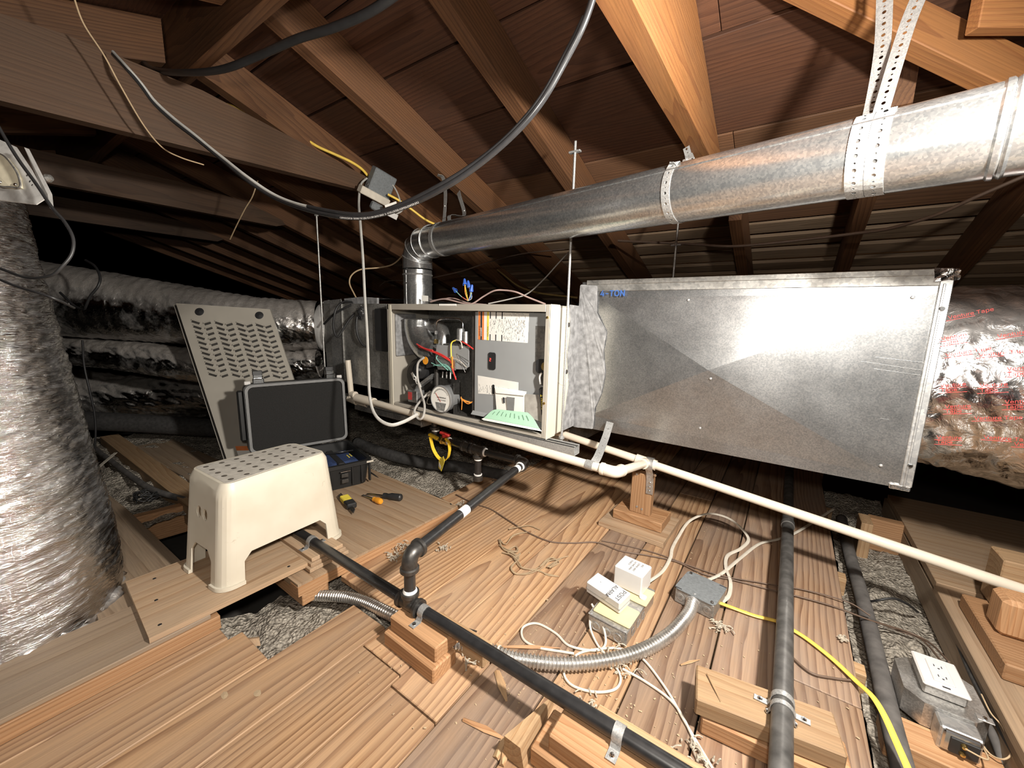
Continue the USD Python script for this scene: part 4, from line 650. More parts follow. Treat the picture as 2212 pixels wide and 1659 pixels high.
# ---- blocks and straps under the gas line
def blk(nm, c, h, ang, mt, label, cat='wood block', bev=.003, grain='x'):
    A = frame((math.cos(ang), math.sin(ang), 0), Z_); return tag(obj(nm, obb(c, h, A, bev), mt, grain=(c, A[0] if grain == 'x' else A[1], A[1] if grain == 'x' else A[0])), label, cat)
blk('wood_block', (-.640, .562, .0195), (.088, .036, .0185), -.03, 'stud_wood', 'lower orange two-by-four block under the tee of the black gas pipe')
blk('wood_block', (-.640, .580, .0575), (.080, .040, .0185), -.02, 'stud_wood', 'upper orange two-by-four block strapped to the black gas pipe at its tee')
blk('wood_block', (-.575, .637, .0235), (.085, .018, .0225), -.0, 'pale_wood', 'pale block edge just behind the gas pipe tee blocks')
blk('wood_block', (-.170, .562, .0195), (.130, .045, .0185), 0., 'stud_wood', 'lower orange block under the black gas pipe at bottom centre')
blk('wood_block', (-.140, .570, .0575), (.130, .042, .0185), .0, 'stud_wood', 'upper orange block with a strap and screws at bottom centre under the gas pipe')
blk('wood_block', (-.10, .645, .0235), (.13, .018, .0225), .0, 'pale_wood', 'pale block edge behind the bottom centre gas pipe blocks')
tag(obj('wood_wedge', hull([(-.345, .50, .002), (-.30, .50, .002), (-.318, .64, .002), (-.345, .50, .045), (-.31, .50, .045), (-.318, .635, .03)]), 'pale_wood', grain=((-.3, .5, 0), Y_, X_)), 'pale wood wedge leaning at the left of the bottom centre blocks', 'wood wedge')
for k, (z0, z1, gx, lab) in enumerate(((.0435, .0545, .0, 'lowest of three thin shims under the left end of the gas pipe'), (.0548, .0655, .012, 'middle of three thin shims under the left end of the gas pipe'), (.0658, .0768, .024, 'top thin shim board strapped to the left end of the gas pipe'))):
    tag(obj('wood_shim', bx(-1.36+gx, -1.075-gx*.6, .535+gx*.6, .66-gx*.4, z0, z1, .001), 'ply_wood', grain=((-1.2, .6, z0), X_, Y_)), lab, 'wood shim')
tag(obj('wood_block', bx(-1.30, -1.058, .50, .58, -.035, .0005, .002), 'stud_wood', grain=((-1.1, .5, 0), X_, Z_)), 'orange block end below the thin shims, over the insulation hole', 'wood block')
def pstrap(label, x, y, z, r, axis, base, w=.016, ear=.024, one=False):
    """A bent sheet strap over a pipe with two (or one) ears and a screw in each."""
    t = thing('pipe_strap', label, 'strap', (x, y, base)); ax = nrm(axis); s = np.cross(Z_, ax); o = np.array([x, y, z]); R = r+.0012
    pts = [o+s*(R+ear)+Z_*(base-z+.001), o+s*(R+.004)+Z_*(base-z+.001)]+[o+R*(math.cos(q)*s+math.sin(q)*Z_) for q in np.linspace(-.35, math.pi+.35, 16)]+[o-s*(R+.004)+Z_*(base-z+.001), o-s*(R+ear)+Z_*(base-z+.001)]
    if one: pts = pts[:-4]
    obj('band', ribbon(np.array(pts), ax, w, .0014), 'strap_metal', t, smooth=50)
    for sg in ((1,) if one else (1, -1)): obj('screw', lathe([(0, .004), (.0035, .0035), (.0045, .0015), (.0045, 0)], o+s*sg*(R+ear*.62)+Z_*(base-z+.0017), Z_, 10), 'chrome', t)
pstrap('metal strap over the gas pipe beside its tee', -.650, .588, GZ, gr, -X_, .077, .017, .026, True)
pstrap('metal strap over the gas pipe at bottom centre', -.165, .590, GZ, gr, -X_, .077, .018, .026, True)
pstrap('metal strap over the gas pipe beside the cream stool', -1.155, .588, GZ, gr, -X_, .077, .017, .024)
for x, y in ((-.18, .545), (-.06, .548), (-.05, .61), (-.70, .552), (-.585, .565)): pass
# ================================================================ old steel pipes
op = thing('steel_pipe', 'dark old steel pipe running straight away from lower right on blocks', 'pipe', (.066, 1.2, .09))
obj('pipe', rod((.066, .35, .0945), (.067, 2.7, .0945), .0175, 28), 'old_steel', op, smooth=40)
obj('coupling', lathe([(.0175, 0), (.0205, .001), (.0205, .03), (.0175, .031)], (.0667, 1.63, .0945), Y_, 28), 'old_steel', op, smooth=40)
blk('wood_block', (.055, .815, .0195), (.118, .044, .0185), .10, 'stud_wood', 'lower orange block under the dark steel pipe at lower right')
blk('wood_block', (.038, .820, .0575), (.118, .044, .0185), .17, 'pale_wood', 'upper block under the dark steel pipe, with the double ring strap')
pstrap('rear ring of the double metal strap on the dark steel pipe', .066, .828, .0945, .0175, Y_, .077, .012, .026)
pstrap('front ring of the double metal strap on the dark steel pipe', .066, .806, .0945, .0175, Y_, .077, .010, .004)
oq = thing('steel_pipe', 'dusty grey pipe lying in the gap beside the right floor edge', 'pipe', (.26, 1.2, -.02))
obj('pipe', tube(spl([(0.2698, 2.148, -0.03), (0.2673, 1.8057, -0.03), (0.2721, 1.5365, -0.03), (0.2705, 1.2279, -0.03), (0.2682, 1.0574, -0.03), (0.2691, 0.9447, -0.03), (.272, .5, -.03)], 60), .019, 22), 'dusty_pipe', oq, smooth=True)
# ================================================================ boxes on the floor
def rot2(cx, cy, a): 
    A = np.array([[math.cos(a), math.sin(a), 0], [-math.sin(a), math.cos(a), 0], [0, 0, 1.]]); return lambda x, y, z: np.array([cx, cy, 0])+np.array([x, y, z]) @ A, A
L1, A1 = rot2(-.292, .975, -.06)
jb = thing('junction_box', 'metal outlet box with two ivory cover plates holding the two white boxes', 'electrical box', L1(0, 0, 0))
obj('box', obb(L1(0, 0, .022), (.052, .10, .0205), A1, .004), 'galv_box', jb); obj('rim', obb(L1(0, 0, .0435), (.0525, .101, .0015), A1, .001), 'galv', jb)
for x in (-.03, .0, .03): obj('knockout', lathe([(.0085, .0), (.0105, .0012), (.0125, .0)], L1(x, -.1003, .018), L1(0, -1, 0)-L1(0, 0, 0), 20), 'galv', jb)
for y in (-.055, -.02, .015): obj('knockout', lathe([(.0085, .0), (.0105, .0012), (.0125, .0)], L1(.0523, y, .018), L1(1, 0, 0)-L1(0, 0, 0), 20), 'galv', jb)
obj('cover_plate', obb(L1(.004, -.052, .0485), (.050, .036, .0035), A1, .003), 'ivory_plastic', jb); obj('cover_plate', obb(L1(.010, .050, .0485), (.048, .036, .0035), A1, .003), 'ivory_plastic', jb)
for x, y in ((-.046, -.095), (.046, -.095)): obj('screw', lathe([(0, .002), (.003, .002), (.004, 0)], L1(x, y, .045), Z_, 10), 'galv', jb)
L2, A2 = rot2(-.325, .945, .30-.52)
wm = thing('alarm_module', 'white plastic box handwritten POST ALARM tilted on the ivory cover', 'alarm box', L2(0, 0, .05)); tl = .05
A2t = frame(A2[0]+[0, 0, -.04], Z_+A2[1]*-.10)
cw = L2(.0, .0, .075); obj('body', obb(cw, (.053, .026, .0175), A2t, .003), 'white_plastic', wm); obj('seam', obb(cw-A2t[2]*.004, (.0533, .0263, .0006), A2t, .0001), 'grey_gasket', wm)
obj('handwriting', text('POST', .0115, cw+A2t[0]*.034+A2t[1]*.019+A2t[2]*.0176, -A2t[1], A2t[0], .0004), 'ink', wm); obj('handwriting', text('ALARM', .0105, cw+A2t[0]*.010+A2t[1]*.020+A2t[2]*.0176, -A2t[1], A2t[0], .0004), 'ink', wm)
obj('pinhole', lathe([(0, .0003), (.0012, .0002), (.0013, 0)], cw-A2t[0]*.024+A2t[2]*.0175, A2t[2], 8), 'ink', wm)
L3, A3 = rot2(-.292, 1.045, -.10)
wt = thing('power_module', 'taller white plastic cube with small print standing behind the handwritten box', 'transformer', L3(0, 0, .0525))
obj('body', obb(L3(0, .0, .083), (.041, .034, .030), A3, .003), 'white_plastic', wt); obj('lug', ext(rrect(.018, .020, .007), .003, L3(.046, -.030, .0525), A3[0], A3[1]), 'white_plastic', wt)
for k, s_ in enumerate(('DSC', '120VAC 60HZ', '16.5VAC 40VA', 'CLASS 2')): obj('print', text(s_, .0048, L3(.018-.0105*k, .022, .1132), -A3[1], A3[0], .0003), 'ink', wt)
L4, A4 = rot2(-.130, 1.165, -.16)
gb = thing('junction_box', 'dull grey metal junction box with a blank cover and the flexible conduit attached', 'electrical box', L4(0, 0, 0))
obj('box', obb(L4(0, 0, .0225), (.052, .052, .0215), A4, .002), 'galv_dull', gb); obj('cover', ext(rrect(.110, .110, .014), .0016, L4(0, 0, .0445), A4[0], A4[1]), 'grey_box', gb, label='blank blue-grey cover')
for x, y in ((-.044, .044), (.044, -.044)): obj('screw', lathe([(0, .003), (.004, .0025), (.005, 0)], L4(x, y, .0462), Z_, 12), 'chrome', gb)
for x in (-.036, .036): obj('knockout', lathe([(.004, .001), (.010, .0008), (.0115, .0)], L4(x, -.0522, .022), L4(0, -1, 0)-L4(0, 0, 0), 20), 'galv_dull', gb)
for x, y in ((-.045, -.05), (.045, .05)): obj('slot', obb(L4(x, y, .0463), (.010, .002, .0003), A4, .0001), 'ink', gb)
# flexible conduit
cp = spl([(-1.0807, 0.5418, -0.035), (-0.9515, 0.5869, -0.012), (-0.7865, 0.5886, 0.019), (-0.6451, 0.603, 0.019), (-0.5201, 0.6484, 0.018), (-0.4314, 0.6752, 0.018), (-0.3217, 0.7407, 0.018), (-0.2263, 0.841, 0.018), (-0.1695, 0.9518, 0.018), (-0.1427, 1.0607, 0.02), (-0.1397, 1.1151, 0.026)], 1000)
fc = thing('flexible_conduit', 'ribbed silver flexible conduit curving across the floor into the grey junction box', 'conduit', cp[500])
k_ = np.arange(1000)*2*np.pi/7.0; obj('sleeve', tube(cp, .0145+.0017*np.clip(np.sin(k_)*1.6, -1, 1), 14), 'conduit_metal', fc, smooth=60); obj('connector', lathe([(.016, 0), (.019, .002), (.019, .016), (.016, .018)], cp[-1]+[0, -.004, .0], cp[-1]-cp[-12], 20), 'galv', fc)
obj('zip_tie', lathe([(.0163, 0), (.0178, .0003), (.0178, .0035), (.0163, .004)], cp[505], cp[510]-cp[505], 20), 'white_cable', fc)
def cable(name, label, pts, r, mt, cat='cable', n=80, flat=None, group=None):
    p = spl(pts, n); t = obj(name, tube(p, r, 8, flat=flat), mt, smooth=60); return tag(t, label, cat, group)
cable('white_cable', 'white cord looping in front of the handwritten box and under the conduit', [(-0.3559, 0.9125, 0.045), (-0.3142, 0.8839, 0.03), (-0.2898, 0.8521, 0.006), (-0.3035, 0.8187, 0.004), (-0.3599, 0.7941, 0.004), (-0.4065, 0.8083, 0.004), (-0.4618, 0.8079, 0.004), (-0.4842, 0.7754, 0.004), (-0.4634, 0.744, 0.004), (-0.422, 0.7429, 0.004), (-0.3653, 0.768, 0.004), (-0.3398, 0.7789, 0.005)], .0032, 'white_cable', 'cord', 140)
cable('white_cable', 'white cord forming the loop below the conduit and running to the bottom edge', [(-0.3493, 0.8877, 0.03), (-0.3354, 0.865, 0.012), (-0.3026, 0.8365, 0.004), (-0.2634, 0.8155, 0.004), (-0.2285, 0.7877, 0.004), (-0.2254, 0.7505, 0.004), (-0.2592, 0.7163, 0.004), (-0.3072, 0.7014, 0.004), (-0.3363, 0.72, 0.004), (-0.337, 0.7611, 0.004), (-0.3245, 0.7981, 0.004), (-0.2741, 0.849, 0.004), (-0.2441, 0.8627, 0.004), (-0.1992, 0.8629, 0.004), (-0.1342, 0.8148, 0.004), (-0.0855, 0.7633, 0.004), (-0.0213, 0.6981, 0.004)], .0030, 'white_cable', 'cord', 200)
cable('white_cable', 'second white cord running parallel to the bottom edge from the conduit', [(-0.2305, 0.8085, 0.004), (-0.1823, 0.8073, 0.004), (-0.13, 0.798, 0.004), (-0.0975, 0.778, 0.004), (-0.063, 0.7359, 0.004), (-0.0281, 0.6932, 0.004)], .0030, 'white_cable', 'cord', 90)
cable('romex_cable', 'flat white cable leaving the taller white cube towards the pipe stand and arching right', [(-0.2666, 1.0886, 0.04), (-0.2507, 1.2228, 0.012), (-0.2499, 1.3274, 0.006), (-0.2585, 1.3893, 0.006), (-0.2585, 1.479, 0.008), (-0.2424, 1.5904, 0.03), (-0.1896, 1.6651, 0.045), (-0.1254, 1.6773, 0.045), (-0.0741, 1.6542, 0.03), (-0.0432, 1.6155, 0.012), (-0.0608, 1.5396, 0.006), (-0.0927, 1.4632, 0.006), (-0.0889, 1.3857, 0.006), (-0.0674, 1.3149, 0.006), (-0.0626, 1.2404, 0.006), (-0.0746, 1.1889, 0.01)], .0045, 'white_cable', 'cable', 160, (1.25, .6))
cable('romex_cable', 'flat white cable running from the grey junction box under the dark steel pipe', [(-0.1286, 1.2586, 0.012), (-0.0942, 1.3428, 0.006), (-0.0547, 1.4752, 0.006), (-0.0089, 1.6158, 0.006), (0.0454, 1.6956, 0.006), (0.1024, 1.8, 0.006), (0.2321, 2.1019, 0.02)], .0045, 'white_cable', 'cable', 80, (1.25, .6))
cable('romex_cable', 'yellow cable from the grey junction box snaking to the lower right edge', [(-0.0863, 1.1613, 0.022), (-0.0503, 1.1827, 0.008), (0.0057, 1.188, 0.006), (0.0586, 1.2002, 0.006), (0.0945, 1.1889, 0.006), (0.1282, 1.1708, 0.006), (0.1721, 1.1345, 0.006), (0.2093, 1.0855, 0.01), (0.2293, 1.0393, 0.024), (0.2414, 0.9969, 0.026), (0.2516, 0.9478, 0.022), (0.2625, 0.8814, 0.02)], .0052, 'yellow_cable', 'cable', 120, (1.25, .7))
cable('thermostat_wire', 'thin brown wire winding across the boards from the plywood corner to the right trough', [(-1.1542, 1.2417, 0.005), (-1.0318, 1.2258, 0.004), (-0.9461, 1.2291, 0.004), (-0.8294, 1.1986, 0.004), (-0.7248, 1.1713, 0.004), (-0.6245, 1.1696, 0.004), (-0.5536, 1.2124, 0.004), (-0.488, 1.2662, 0.004), (-0.4022, 1.2665, 0.004), (-0.3157, 1.2979, 0.004), (-0.2298, 1.3185, 0.005), (-0.1419, 1.3028, 0.005), (-0.066, 1.326, 0.005), (0.0196, 1.3417, 0.005), (0.1116, 1.3601, 0.005), (0.1874, 1.371, 0.004), (0.2713, 1.3882, -0.01), (0.3599, 1.4447, -0.04), (0.3972, 1.4094, -0.03), (0.3941, 1.2727, 0.02)], .0024, 'brown_cable', 'wire', 200)
cable('thermostat_wire', 'second thin brown wire beside the first, passing behind the grey junction box', [(-0.4793, 1.2879, 0.004), (-0.4011, 1.3102, 0.004), (-0.293, 1.3287, 0.004), (-0.1874, 1.3241, 0.004), (-0.0921, 1.3253, 0.007), (0.0062, 1.362, 0.006), (0.0302, 1.3692, 0.006), (0.1236, 1.4068, 0.005), (0.2202, 1.4062, 0.012), (0.2691, 1.3858, 0.005)], .0020, 'brown_cable', 'wire', 120)
cable('thermostat_wire', 'short brown wire curling out from under the dark steel pipe at lower right', [(0.0708, 1.1116, 0.005), (0.099, 1.077, 0.005), (0.1296, 1.0576, 0.005), (0.1684, 1.0726, 0.004), (0.2026, 1.0905, 0.004)], .0026, 'brown_cable', 'wire', 50)

# ================================================================ step stool
def warp(m, C):
    """Maps a mesh in the unit cube on to eight corners C[z][y][x]."""
    v = np.asarray(m.vertices); C = np.asarray(C, float); a, b, c = v[:, :1], v[:, 1:2], v[:, 2:3]
    f = lambda P00, P10, P01, P11: (P00*(1-a)+P10*a)*(1-b)+(P01*(1-a)+P11*a)*b
    return trimesh.Trimesh(f(*C[0])*(1-c)+f(*C[1])*c, m.faces, process=False)
so = thing('step_stool', 'cream plastic step stool with rows of holes in its top, scuffed', 'stool', (-1.25, .52, .065))
CS = [[(-1.140, .336, .0655), (-1.150, .694, .0655), (-1.365, .316, .0655), (-1.375, .672, .0655)], [(-1.157, .366, .345), (-1.205, .694, .345), (-1.398, .357, .345), (-1.402, .672, .345)]]
MM = manifold3d.Manifold
def rbox(x0, x1, y0, y1, z0, z1, rx, n=5):
    cs = manifold3d.CrossSection([list(sbox(x0+rx, y0+rx, x1-rx, y1-rx).buffer(rx, quad_segs=n).exterior.coords)[:-1][::-1]]); return cs.extrude(z1-z0).translate([0, 0, z0])
def arch(w, z, r, L, axis):
    p = Polygon([(-w/2-.04, -1), (-w/2-.02, 0), (-w/2, z), (w/2, z), (w/2+.02, 0), (w/2+.04, -1)]).buffer(-r).buffer(r)
    m = manifold3d.CrossSection([list(p.exterior.coords)[:-1][::-1]]) ; mm = m.extrude(L)
    return mm.rotate([90, 0, 0]).translate([0, L/2, 0]) if axis == 'y' else mm.rotate([90, 0, 90]).translate([-L/2, 0, 0])
LX, LY, LZ = .345, .23, .285
o1 = MM.batch_hull([rbox(0, LX, 0, LY, 0, .002, .035), rbox(.003, LX-.003, .003, LY-.003, LZ-.02, LZ-.019, .035), rbox(.012, LX-.012, .012, LY-.012, LZ-.004, LZ, .028)])
i1 = MM.batch_hull([rbox(.005, LX-.005, .005, LY-.005, -.01, .002, .032), rbox(.008, LX-.008, .008, LY-.008, LZ-.02, LZ-.019, .032), rbox(.02, LX-.02, .02, LY-.02, LZ-.006, LZ-.005, .025)])
sh_ = o1-i1
lip = rbox(-.005, LX+.005, -.005, LY+.005, 0, .010, .038)-rbox(.004, LX-.004, .004, LY-.004, -.01, .02, .032); sh_ = sh_+lip
ar = lambda w, z, g: MM.batch_hull([rbox(LX/2-w/2, LX/2+w/2, -.05-g, LY+.05+g, -.2, z-.02, .004), rbox(LX/2-w/2+.018, LX/2+w/2-.018, -.05-g, LY+.05+g, z-.001, z, .004)])
ae = lambda w, z: MM.batch_hull([rbox(-.05, LX+.05, LY/2-w/2, LY/2+w/2, -.2, z-.025, .004), rbox(-.05, LX+.05, LY/2-w/2+.022, LY/2+w/2-.022, z-.001, z, .004)])
sh_ = sh_-ar(.235, .082, 0)-ae(.115, .095)
hole = MM.cylinder(.05, .0078, .0078, 20)
for i in range(7):
    for j in range(5): pass
for j in (-1, 1): sh_ = sh_-MM.cylinder(LX+.1, .013, .013, 20).scale([1.25, 1, 1]).rotate([0, 90, 0]).translate([-.05, LY/2+j*.018, .185])
sm = sh_.refine_to_length(.03).to_mesh(); tm = trimesh.Trimesh(sm.vert_properties[:, :3]/np.array([LX, LY, LZ]), sm.tri_verts, process=True)
obj('shell', warp(tm, CS), 'stool_plastic', so, smooth=32)
pan = MM.batch_hull([rbox(.020, LX-.020, .020, LY-.020, 0, .0008, .012)])
for i in range(7):
    for j in range(5): pan = pan-hole.translate([.042+i*(LX-.084)/6, .040+j*(LY-.080)/4, -.02])
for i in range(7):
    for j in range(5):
        dsc = trimesh.creation.cylinder(.0076, .001, sections=20).apply_translation([.042+i*(LX-.084)/6, .040+j*(LY-.080)/4, LZ+.0001]); dsc.vertices = dsc.vertices/np.array([LX, LY, LZ]); obj('grip_dot', warp(dsc, CS), 'hole_shade', so)  # added dark discs paint the shade seen inside the holes
pz = pan.translate([0, 0, LZ]).to_mesh(); obj("tread", warp(trimesh.Trimesh(pz.vert_properties[:, :3]/np.array([LX, LY, LZ]), pz.tri_verts, process=True), CS), 'tread_grey', so, label='greyed tread with rows of round holes')
# ================================================================ leaning louvred door
TL, TR, BL = np.array((-2.519, 0.6884, 0.8245)), np.array((-2.2531, 1.0053, 0.8069)), np.array((-2.1686, 0.7185, 0.091))
pu, pvv = TR-TL, BL-TL; U_, Vv = nrm(pu), nrm(pvv-nrm(pu)*(pvv@nrm(pu))); N_ = np.cross(U_, Vv); N_ = N_ if N_ @ (np.array(EYE)-TL) > 0 else -N_
lp = thing('louvred_panel', 'tall beige louvred furnace door leaning behind the black case', 'panel', BL)
def pnt(a, b, h=0.): return TL+pu*a+pvv*b+N_*h
HB = 1.12
def slab4(a0, a1, b0, b1, h0, h1): return hull([pnt(a, b, h) for a in (a0, a1) for b in (b0, b1) for h in (h0, h1)])
obj('sheet', slab4(0, 1, 0, HB, -.003, 0), 'beige_paint', lp); obj('edge_flange', slab4(0, .008, 0, HB, -.022, -.0035), 'beige_paint', lp); obj('edge_flange', slab4(.992, 1, 0, HB, -.022, -.0035), 'beige_paint', lp)
obj('edge_flange', slab4(-.052, -.012, 0, HB, -.030, -.024), 'beige_paint', lp); obj('backing_sheet', slab4(-.045, .98, .004, HB, -.027, -.0235), 'dark_interior', lp)
fr_u = [.145, .262, .388, .492, .613, .708, .825, .915]
for c, a in enumerate(fr_u):
    for r in range(11):
        b = .118+r*.0345+(.004 if c % 2 else 0); c0 = pnt(a, b); ang = (.30 if c % 2 == 0 else -.42); x = nrm(U_*math.cos(ang)+Vv*math.sin(ang)); y = np.cross(N_, x); y = y if y @ Vv < 0 else -y
        w = .0185 if c % 2 == 0 else .0145
        if c % 2 == 0: m = hull([c0-x*w+y*.009, c0+x*w+y*.009, c0+x*w+y*.001+N_*.009, c0-x*w+y*.001+N_*.009, c0-x*w+y*.007+N_*.008, c0+x*w+y*.007+N_*.008])
        else: m = hull([c0-x*w+y*.009, c0+x*w+y*.009, c0+x*w-y*.001+N_*.010, c0-x*w-y*.001+N_*.010, c0+x*w*.9+y*.006+N_*.009, c0-x*w*.9+y*.006+N_*.009])
        L_ = obj('louvre', m, 'beige_paint', lp); obj('slot', obb(c0-y*.003+N_*.0006, (w*.96, .0055, .0006), np.stack([x, y, N_]) if np.linalg.det(np.stack([x, y, N_])) > 0 else np.stack([x, -y, N_]), .0003), 'dark_interior', L_)
for a in (.215, .855): obj('finger_grip', lathe([(0, .004), (.010, .002), (.0185, .001), (.020, 0)], pnt(a, .048), N_, 24), 'rubber_black', lp, smooth=40)
lb = obj('warning_label', slab4(.13, .62, .925, 1.03, .0002, .0008), 'paper_white', lp, label='warning label with an orange header'); obj('header', slab4(.13, .62, .925, .953, .0009, .0013), 'label_orange', lb); obj('symbol', lathe([(.006, .0012), (.0085, .0015), (.0085, .0)], pnt(.27, .975, .0005), N_, 18), 'ink_red', lb); obj('symbol', lathe([(0, .0012), (.0075, .0012), (.008, .0)], pnt(.44, .972, .0005), N_, 18), 'ink_red', lb)
obj('header_text', text('WARNING', .0085, pnt(.30, .948, .0014), U_, -Vv, .0003, True), 'ink', lb)
# ================================================================ open black case
cz = thing('tool_case', 'open black hard case with a foam lined lid and silver latches', 'case', (-1.65, .85, .04))
cw_ = thing
ca = frame((-.03, -1, 0), Z_); cc = np.array([-1.704, .888, .041])            # axes: along the front edge, towards the back, up
def cP(x, y, z): return cc+ca[0]*x+ca[1]*y+ca[2]*z
ca = np.stack([nrm((.27, .963, 0)), nrm((-.963, .27, 0)), Z_]); CL, CD, CH = .205, .165, .108
def cbox(x0, x1, y0, y1, z0, z1, b=.004): return obb(cP((x0+x1)/2, (y0+y1)/2, (z0+z1)/2), ((x1-x0)/2, (y1-y0)/2, (z1-z0)/2), ca, b)
def cm(man): q = man.to_mesh(); v = q.vert_properties[:, :3]; return trimesh.Trimesh(cc+v @ ca, q.tri_verts, process=False)
tub = MM.batch_hull([rbox(-CL+.012, CL-.012, -CD+.012, CD-.012, 0, .004, .03), rbox(-CL, CL, -CD, CD, CH-.01, CH, .03)])-MM.batch_hull([rbox(-CL+.018, CL-.018, -CD+.018, CD-.018, .008, .01, .022), rbox(-CL+.008, CL-.008, -CD+.008, CD-.008, CH, CH+.02, .024)])
obj('tub', cm(tub), 'case_black', cz, smooth=30)
obj('rim', cm(rbox(-CL-.010, CL+.010, -CD-.010, CD+.010, CH-.012, CH+.004, .035)-rbox(-CL+.006, CL-.006, -CD+.006, CD-.006, CH-.05, CH+.05, .026)), 'case_black', cz, smooth=30)
for x in (-.09, -.03, .03, .125, .165, .20): obj('rib', cbox(x-.004, x+.004, -CD-.006, -CD+.008, .012, CH-.012, .002), 'case_black', cz)
for z in (.03, .055): obj('latch_part', cbox(.075, .105, -CD-.014, -CD-.004, z, z+.018, .002), 'cast_iron', cz)
obj('latch_part', cbox(.07, .115, -CD-.016, -CD-.008, .080, .086, .002), 'chrome', cz); obj('sticker', cbox(.185, .215, -CD-.0115, -CD-.0105, CH-.008, CH+.001, .0002), 'white_cable', cz)
LT = nrm((-.05, .015, 1)); l0 = cP(0, CD+.012, CH+.010); ly = LT; lx = ca[0]; ln = np.cross(lx, ly); ln = ln if ln[0] > 0 else -ln; LH = .318
def lP(x, y, h): return l0+lx*x+ly*y+ln*h
def lm(man): q = man.to_mesh(); v = q.vert_properties[:, :3]; B = np.stack([lx, ly, ln]); f = q.tri_verts; return trimesh.Trimesh(l0+v @ B, f if np.linalg.det(B) > 0 else f[:, ::-1], process=False)
obj('lid', lm(rbox(-CL-.010, CL+.010, -.004, LH, -.055, .0, .03)-rbox(-CL+.004, CL-.004, .010, LH-.014, -.045, .01, .022)), 'case_black', cz, smooth=30)
obj('lid_gasket', lm(rbox(-CL-.006, CL+.006, .0, LH-.004, .0, .006, .028)-rbox(-CL+.005, CL-.005, .011, LH-.015, -.01, .02, .022)), 'grey_gasket', cz, smooth=30, label='grey gasket round the lid')
obj('lid_foam', lm(rbox(-CL+.0055, CL-.0055, .0115, LH-.0155, -.044, -.003, .021)), 'foam_black', cz, label='charcoal foam lining')
for x in (-.155, .150):
    obj('latch', cat_(obb(lP(x, LH+.010, -.012), (.022, .012, .010), np.stack([lx, ly, ln]), .003), obb(lP(x, LH+.028, -.02), (.018, .010, .006), np.stack([lx, ly, ln]), .002)), 'chrome', cz); obj('latch_tip', obb(lP(x, LH+.046, -.022), (.019, .010, .007), np.stack([lx, ly, ln]), .002), 'rubber_black', cz)
    obj('hasp', obb(lP(x+(-.042 if x < 0 else .042), LH+.004, -.008), (.012, .008, .004), np.stack([lx, ly, ln]), .002), 'white_plastic', cz)
obj('side_handle', obb(lP(-CL-.022, LH*.55, -.03), (.012, LH*.36, .016), np.stack([lx, ly, ln]), .006), 'case_black', cz)
me = thing('meter_case', 'navy padded meter pouch lying inside the open black case', 'pouch', cP(.12, 0, .03))
obj('pouch', cbox(.045, .195, -.10, .10, .012, .092, .025), 'blue_nylon', me, smooth=40); obj('strap', cbox(.085, .115, -.104, .104, .02, .0955, .004), 'rubber_black', me); obj('cord', tube(spl([cP(.07, .05, .10), cP(.13, .0, .112), cP(.19, .03, .10)], 20), .004, 8), 'rubber_black', me)
obj('embroidery', cat_(cbox(.150, .155, -.04, .0, .0915, .093, .0002), cbox(.164, .169, -.03, .01, .0915, .093, .0002)), 'label_yellow', me)
tag(obj('test_meter', cbox(-.17, .035, -.10, .11, .012, .085, .02), 'rubber_black', smooth=40), 'black instrument lying in the case beside the navy pouch, hidden mostly by the stool', 'meter')
# ================================================================ hand tools on the plywood
def driver(label, p, q, hr, hl, mt, sr=.0035, capmt=None):
    t = thing('screwdriver', label, 'screwdriver', p); p, q = np.asarray(p, float), np.asarray(q, float); ax = nrm(q-p)
    prof = [(0, 0), (hr*.7, .001), (hr, .006), (hr, hl*.55), (hr*.72, hl*.72), (hr*.85, hl*.86), (hr*.8, hl*.97), (hr*.4, hl), (0, hl)]
    obj('handle', lathe(prof, p, ax, 20), mt, t, smooth=40); obj('shank', rod(p+ax*hl, q, sr, 10), 'chrome', t); obj('tip', obb(q, (.006, sr*1.1, .0012), frame(ax, Z_), .0004), 'cast_iron', t)
    if capmt: obj('cap', lathe([(0, -.001), (hr*.8, -.001), (hr*.9, .008), (hr*1.02, .012)], p, ax, 20), capmt, t)
    return t
driver('black handled screwdriver lying on the plywood sheet', (-1.2354, 1.0052, 0.055), (-1.3871, 0.9522, 0.047), .0145, .088, 'rubber_black')
driver('amber handled stubby screwdriver beside the black one', (-1.2732, 0.9339, 0.053), (-1.3927, 0.9337, 0.046), .0125, .05, 'amber_plastic', .004)
hk = thing('hex_key_set', 'yellow and black folding hex key set at the foot of the stool', 'tool', (-1.3788, 0.8544, 0.05))
a0, a1 = np.array((-1.4593, 0.8767, 0.052)), np.array((-1.3041, 0.8337, 0.052)); ax_ = nrm(a1-a0)
obj('body', obb((a0+a1)/2-ax_*.02, (.030, .017, .010), frame(ax_, Z_), .003), 'label_yellow', hk); obj('grip', obb((a0+a1)/2+ax_*.028, (.024, .019, .011), frame(ax_, Z_), .004), 'rubber_black', hk)
for k in range(4): obj('key', rod(a0+np.array([.004*k, -.006*k, 0])-ax_*.012, a1+np.array([.006*k, -.006*k, .0])+ax_*.004, .002, 6), 'cast_iron', hk)
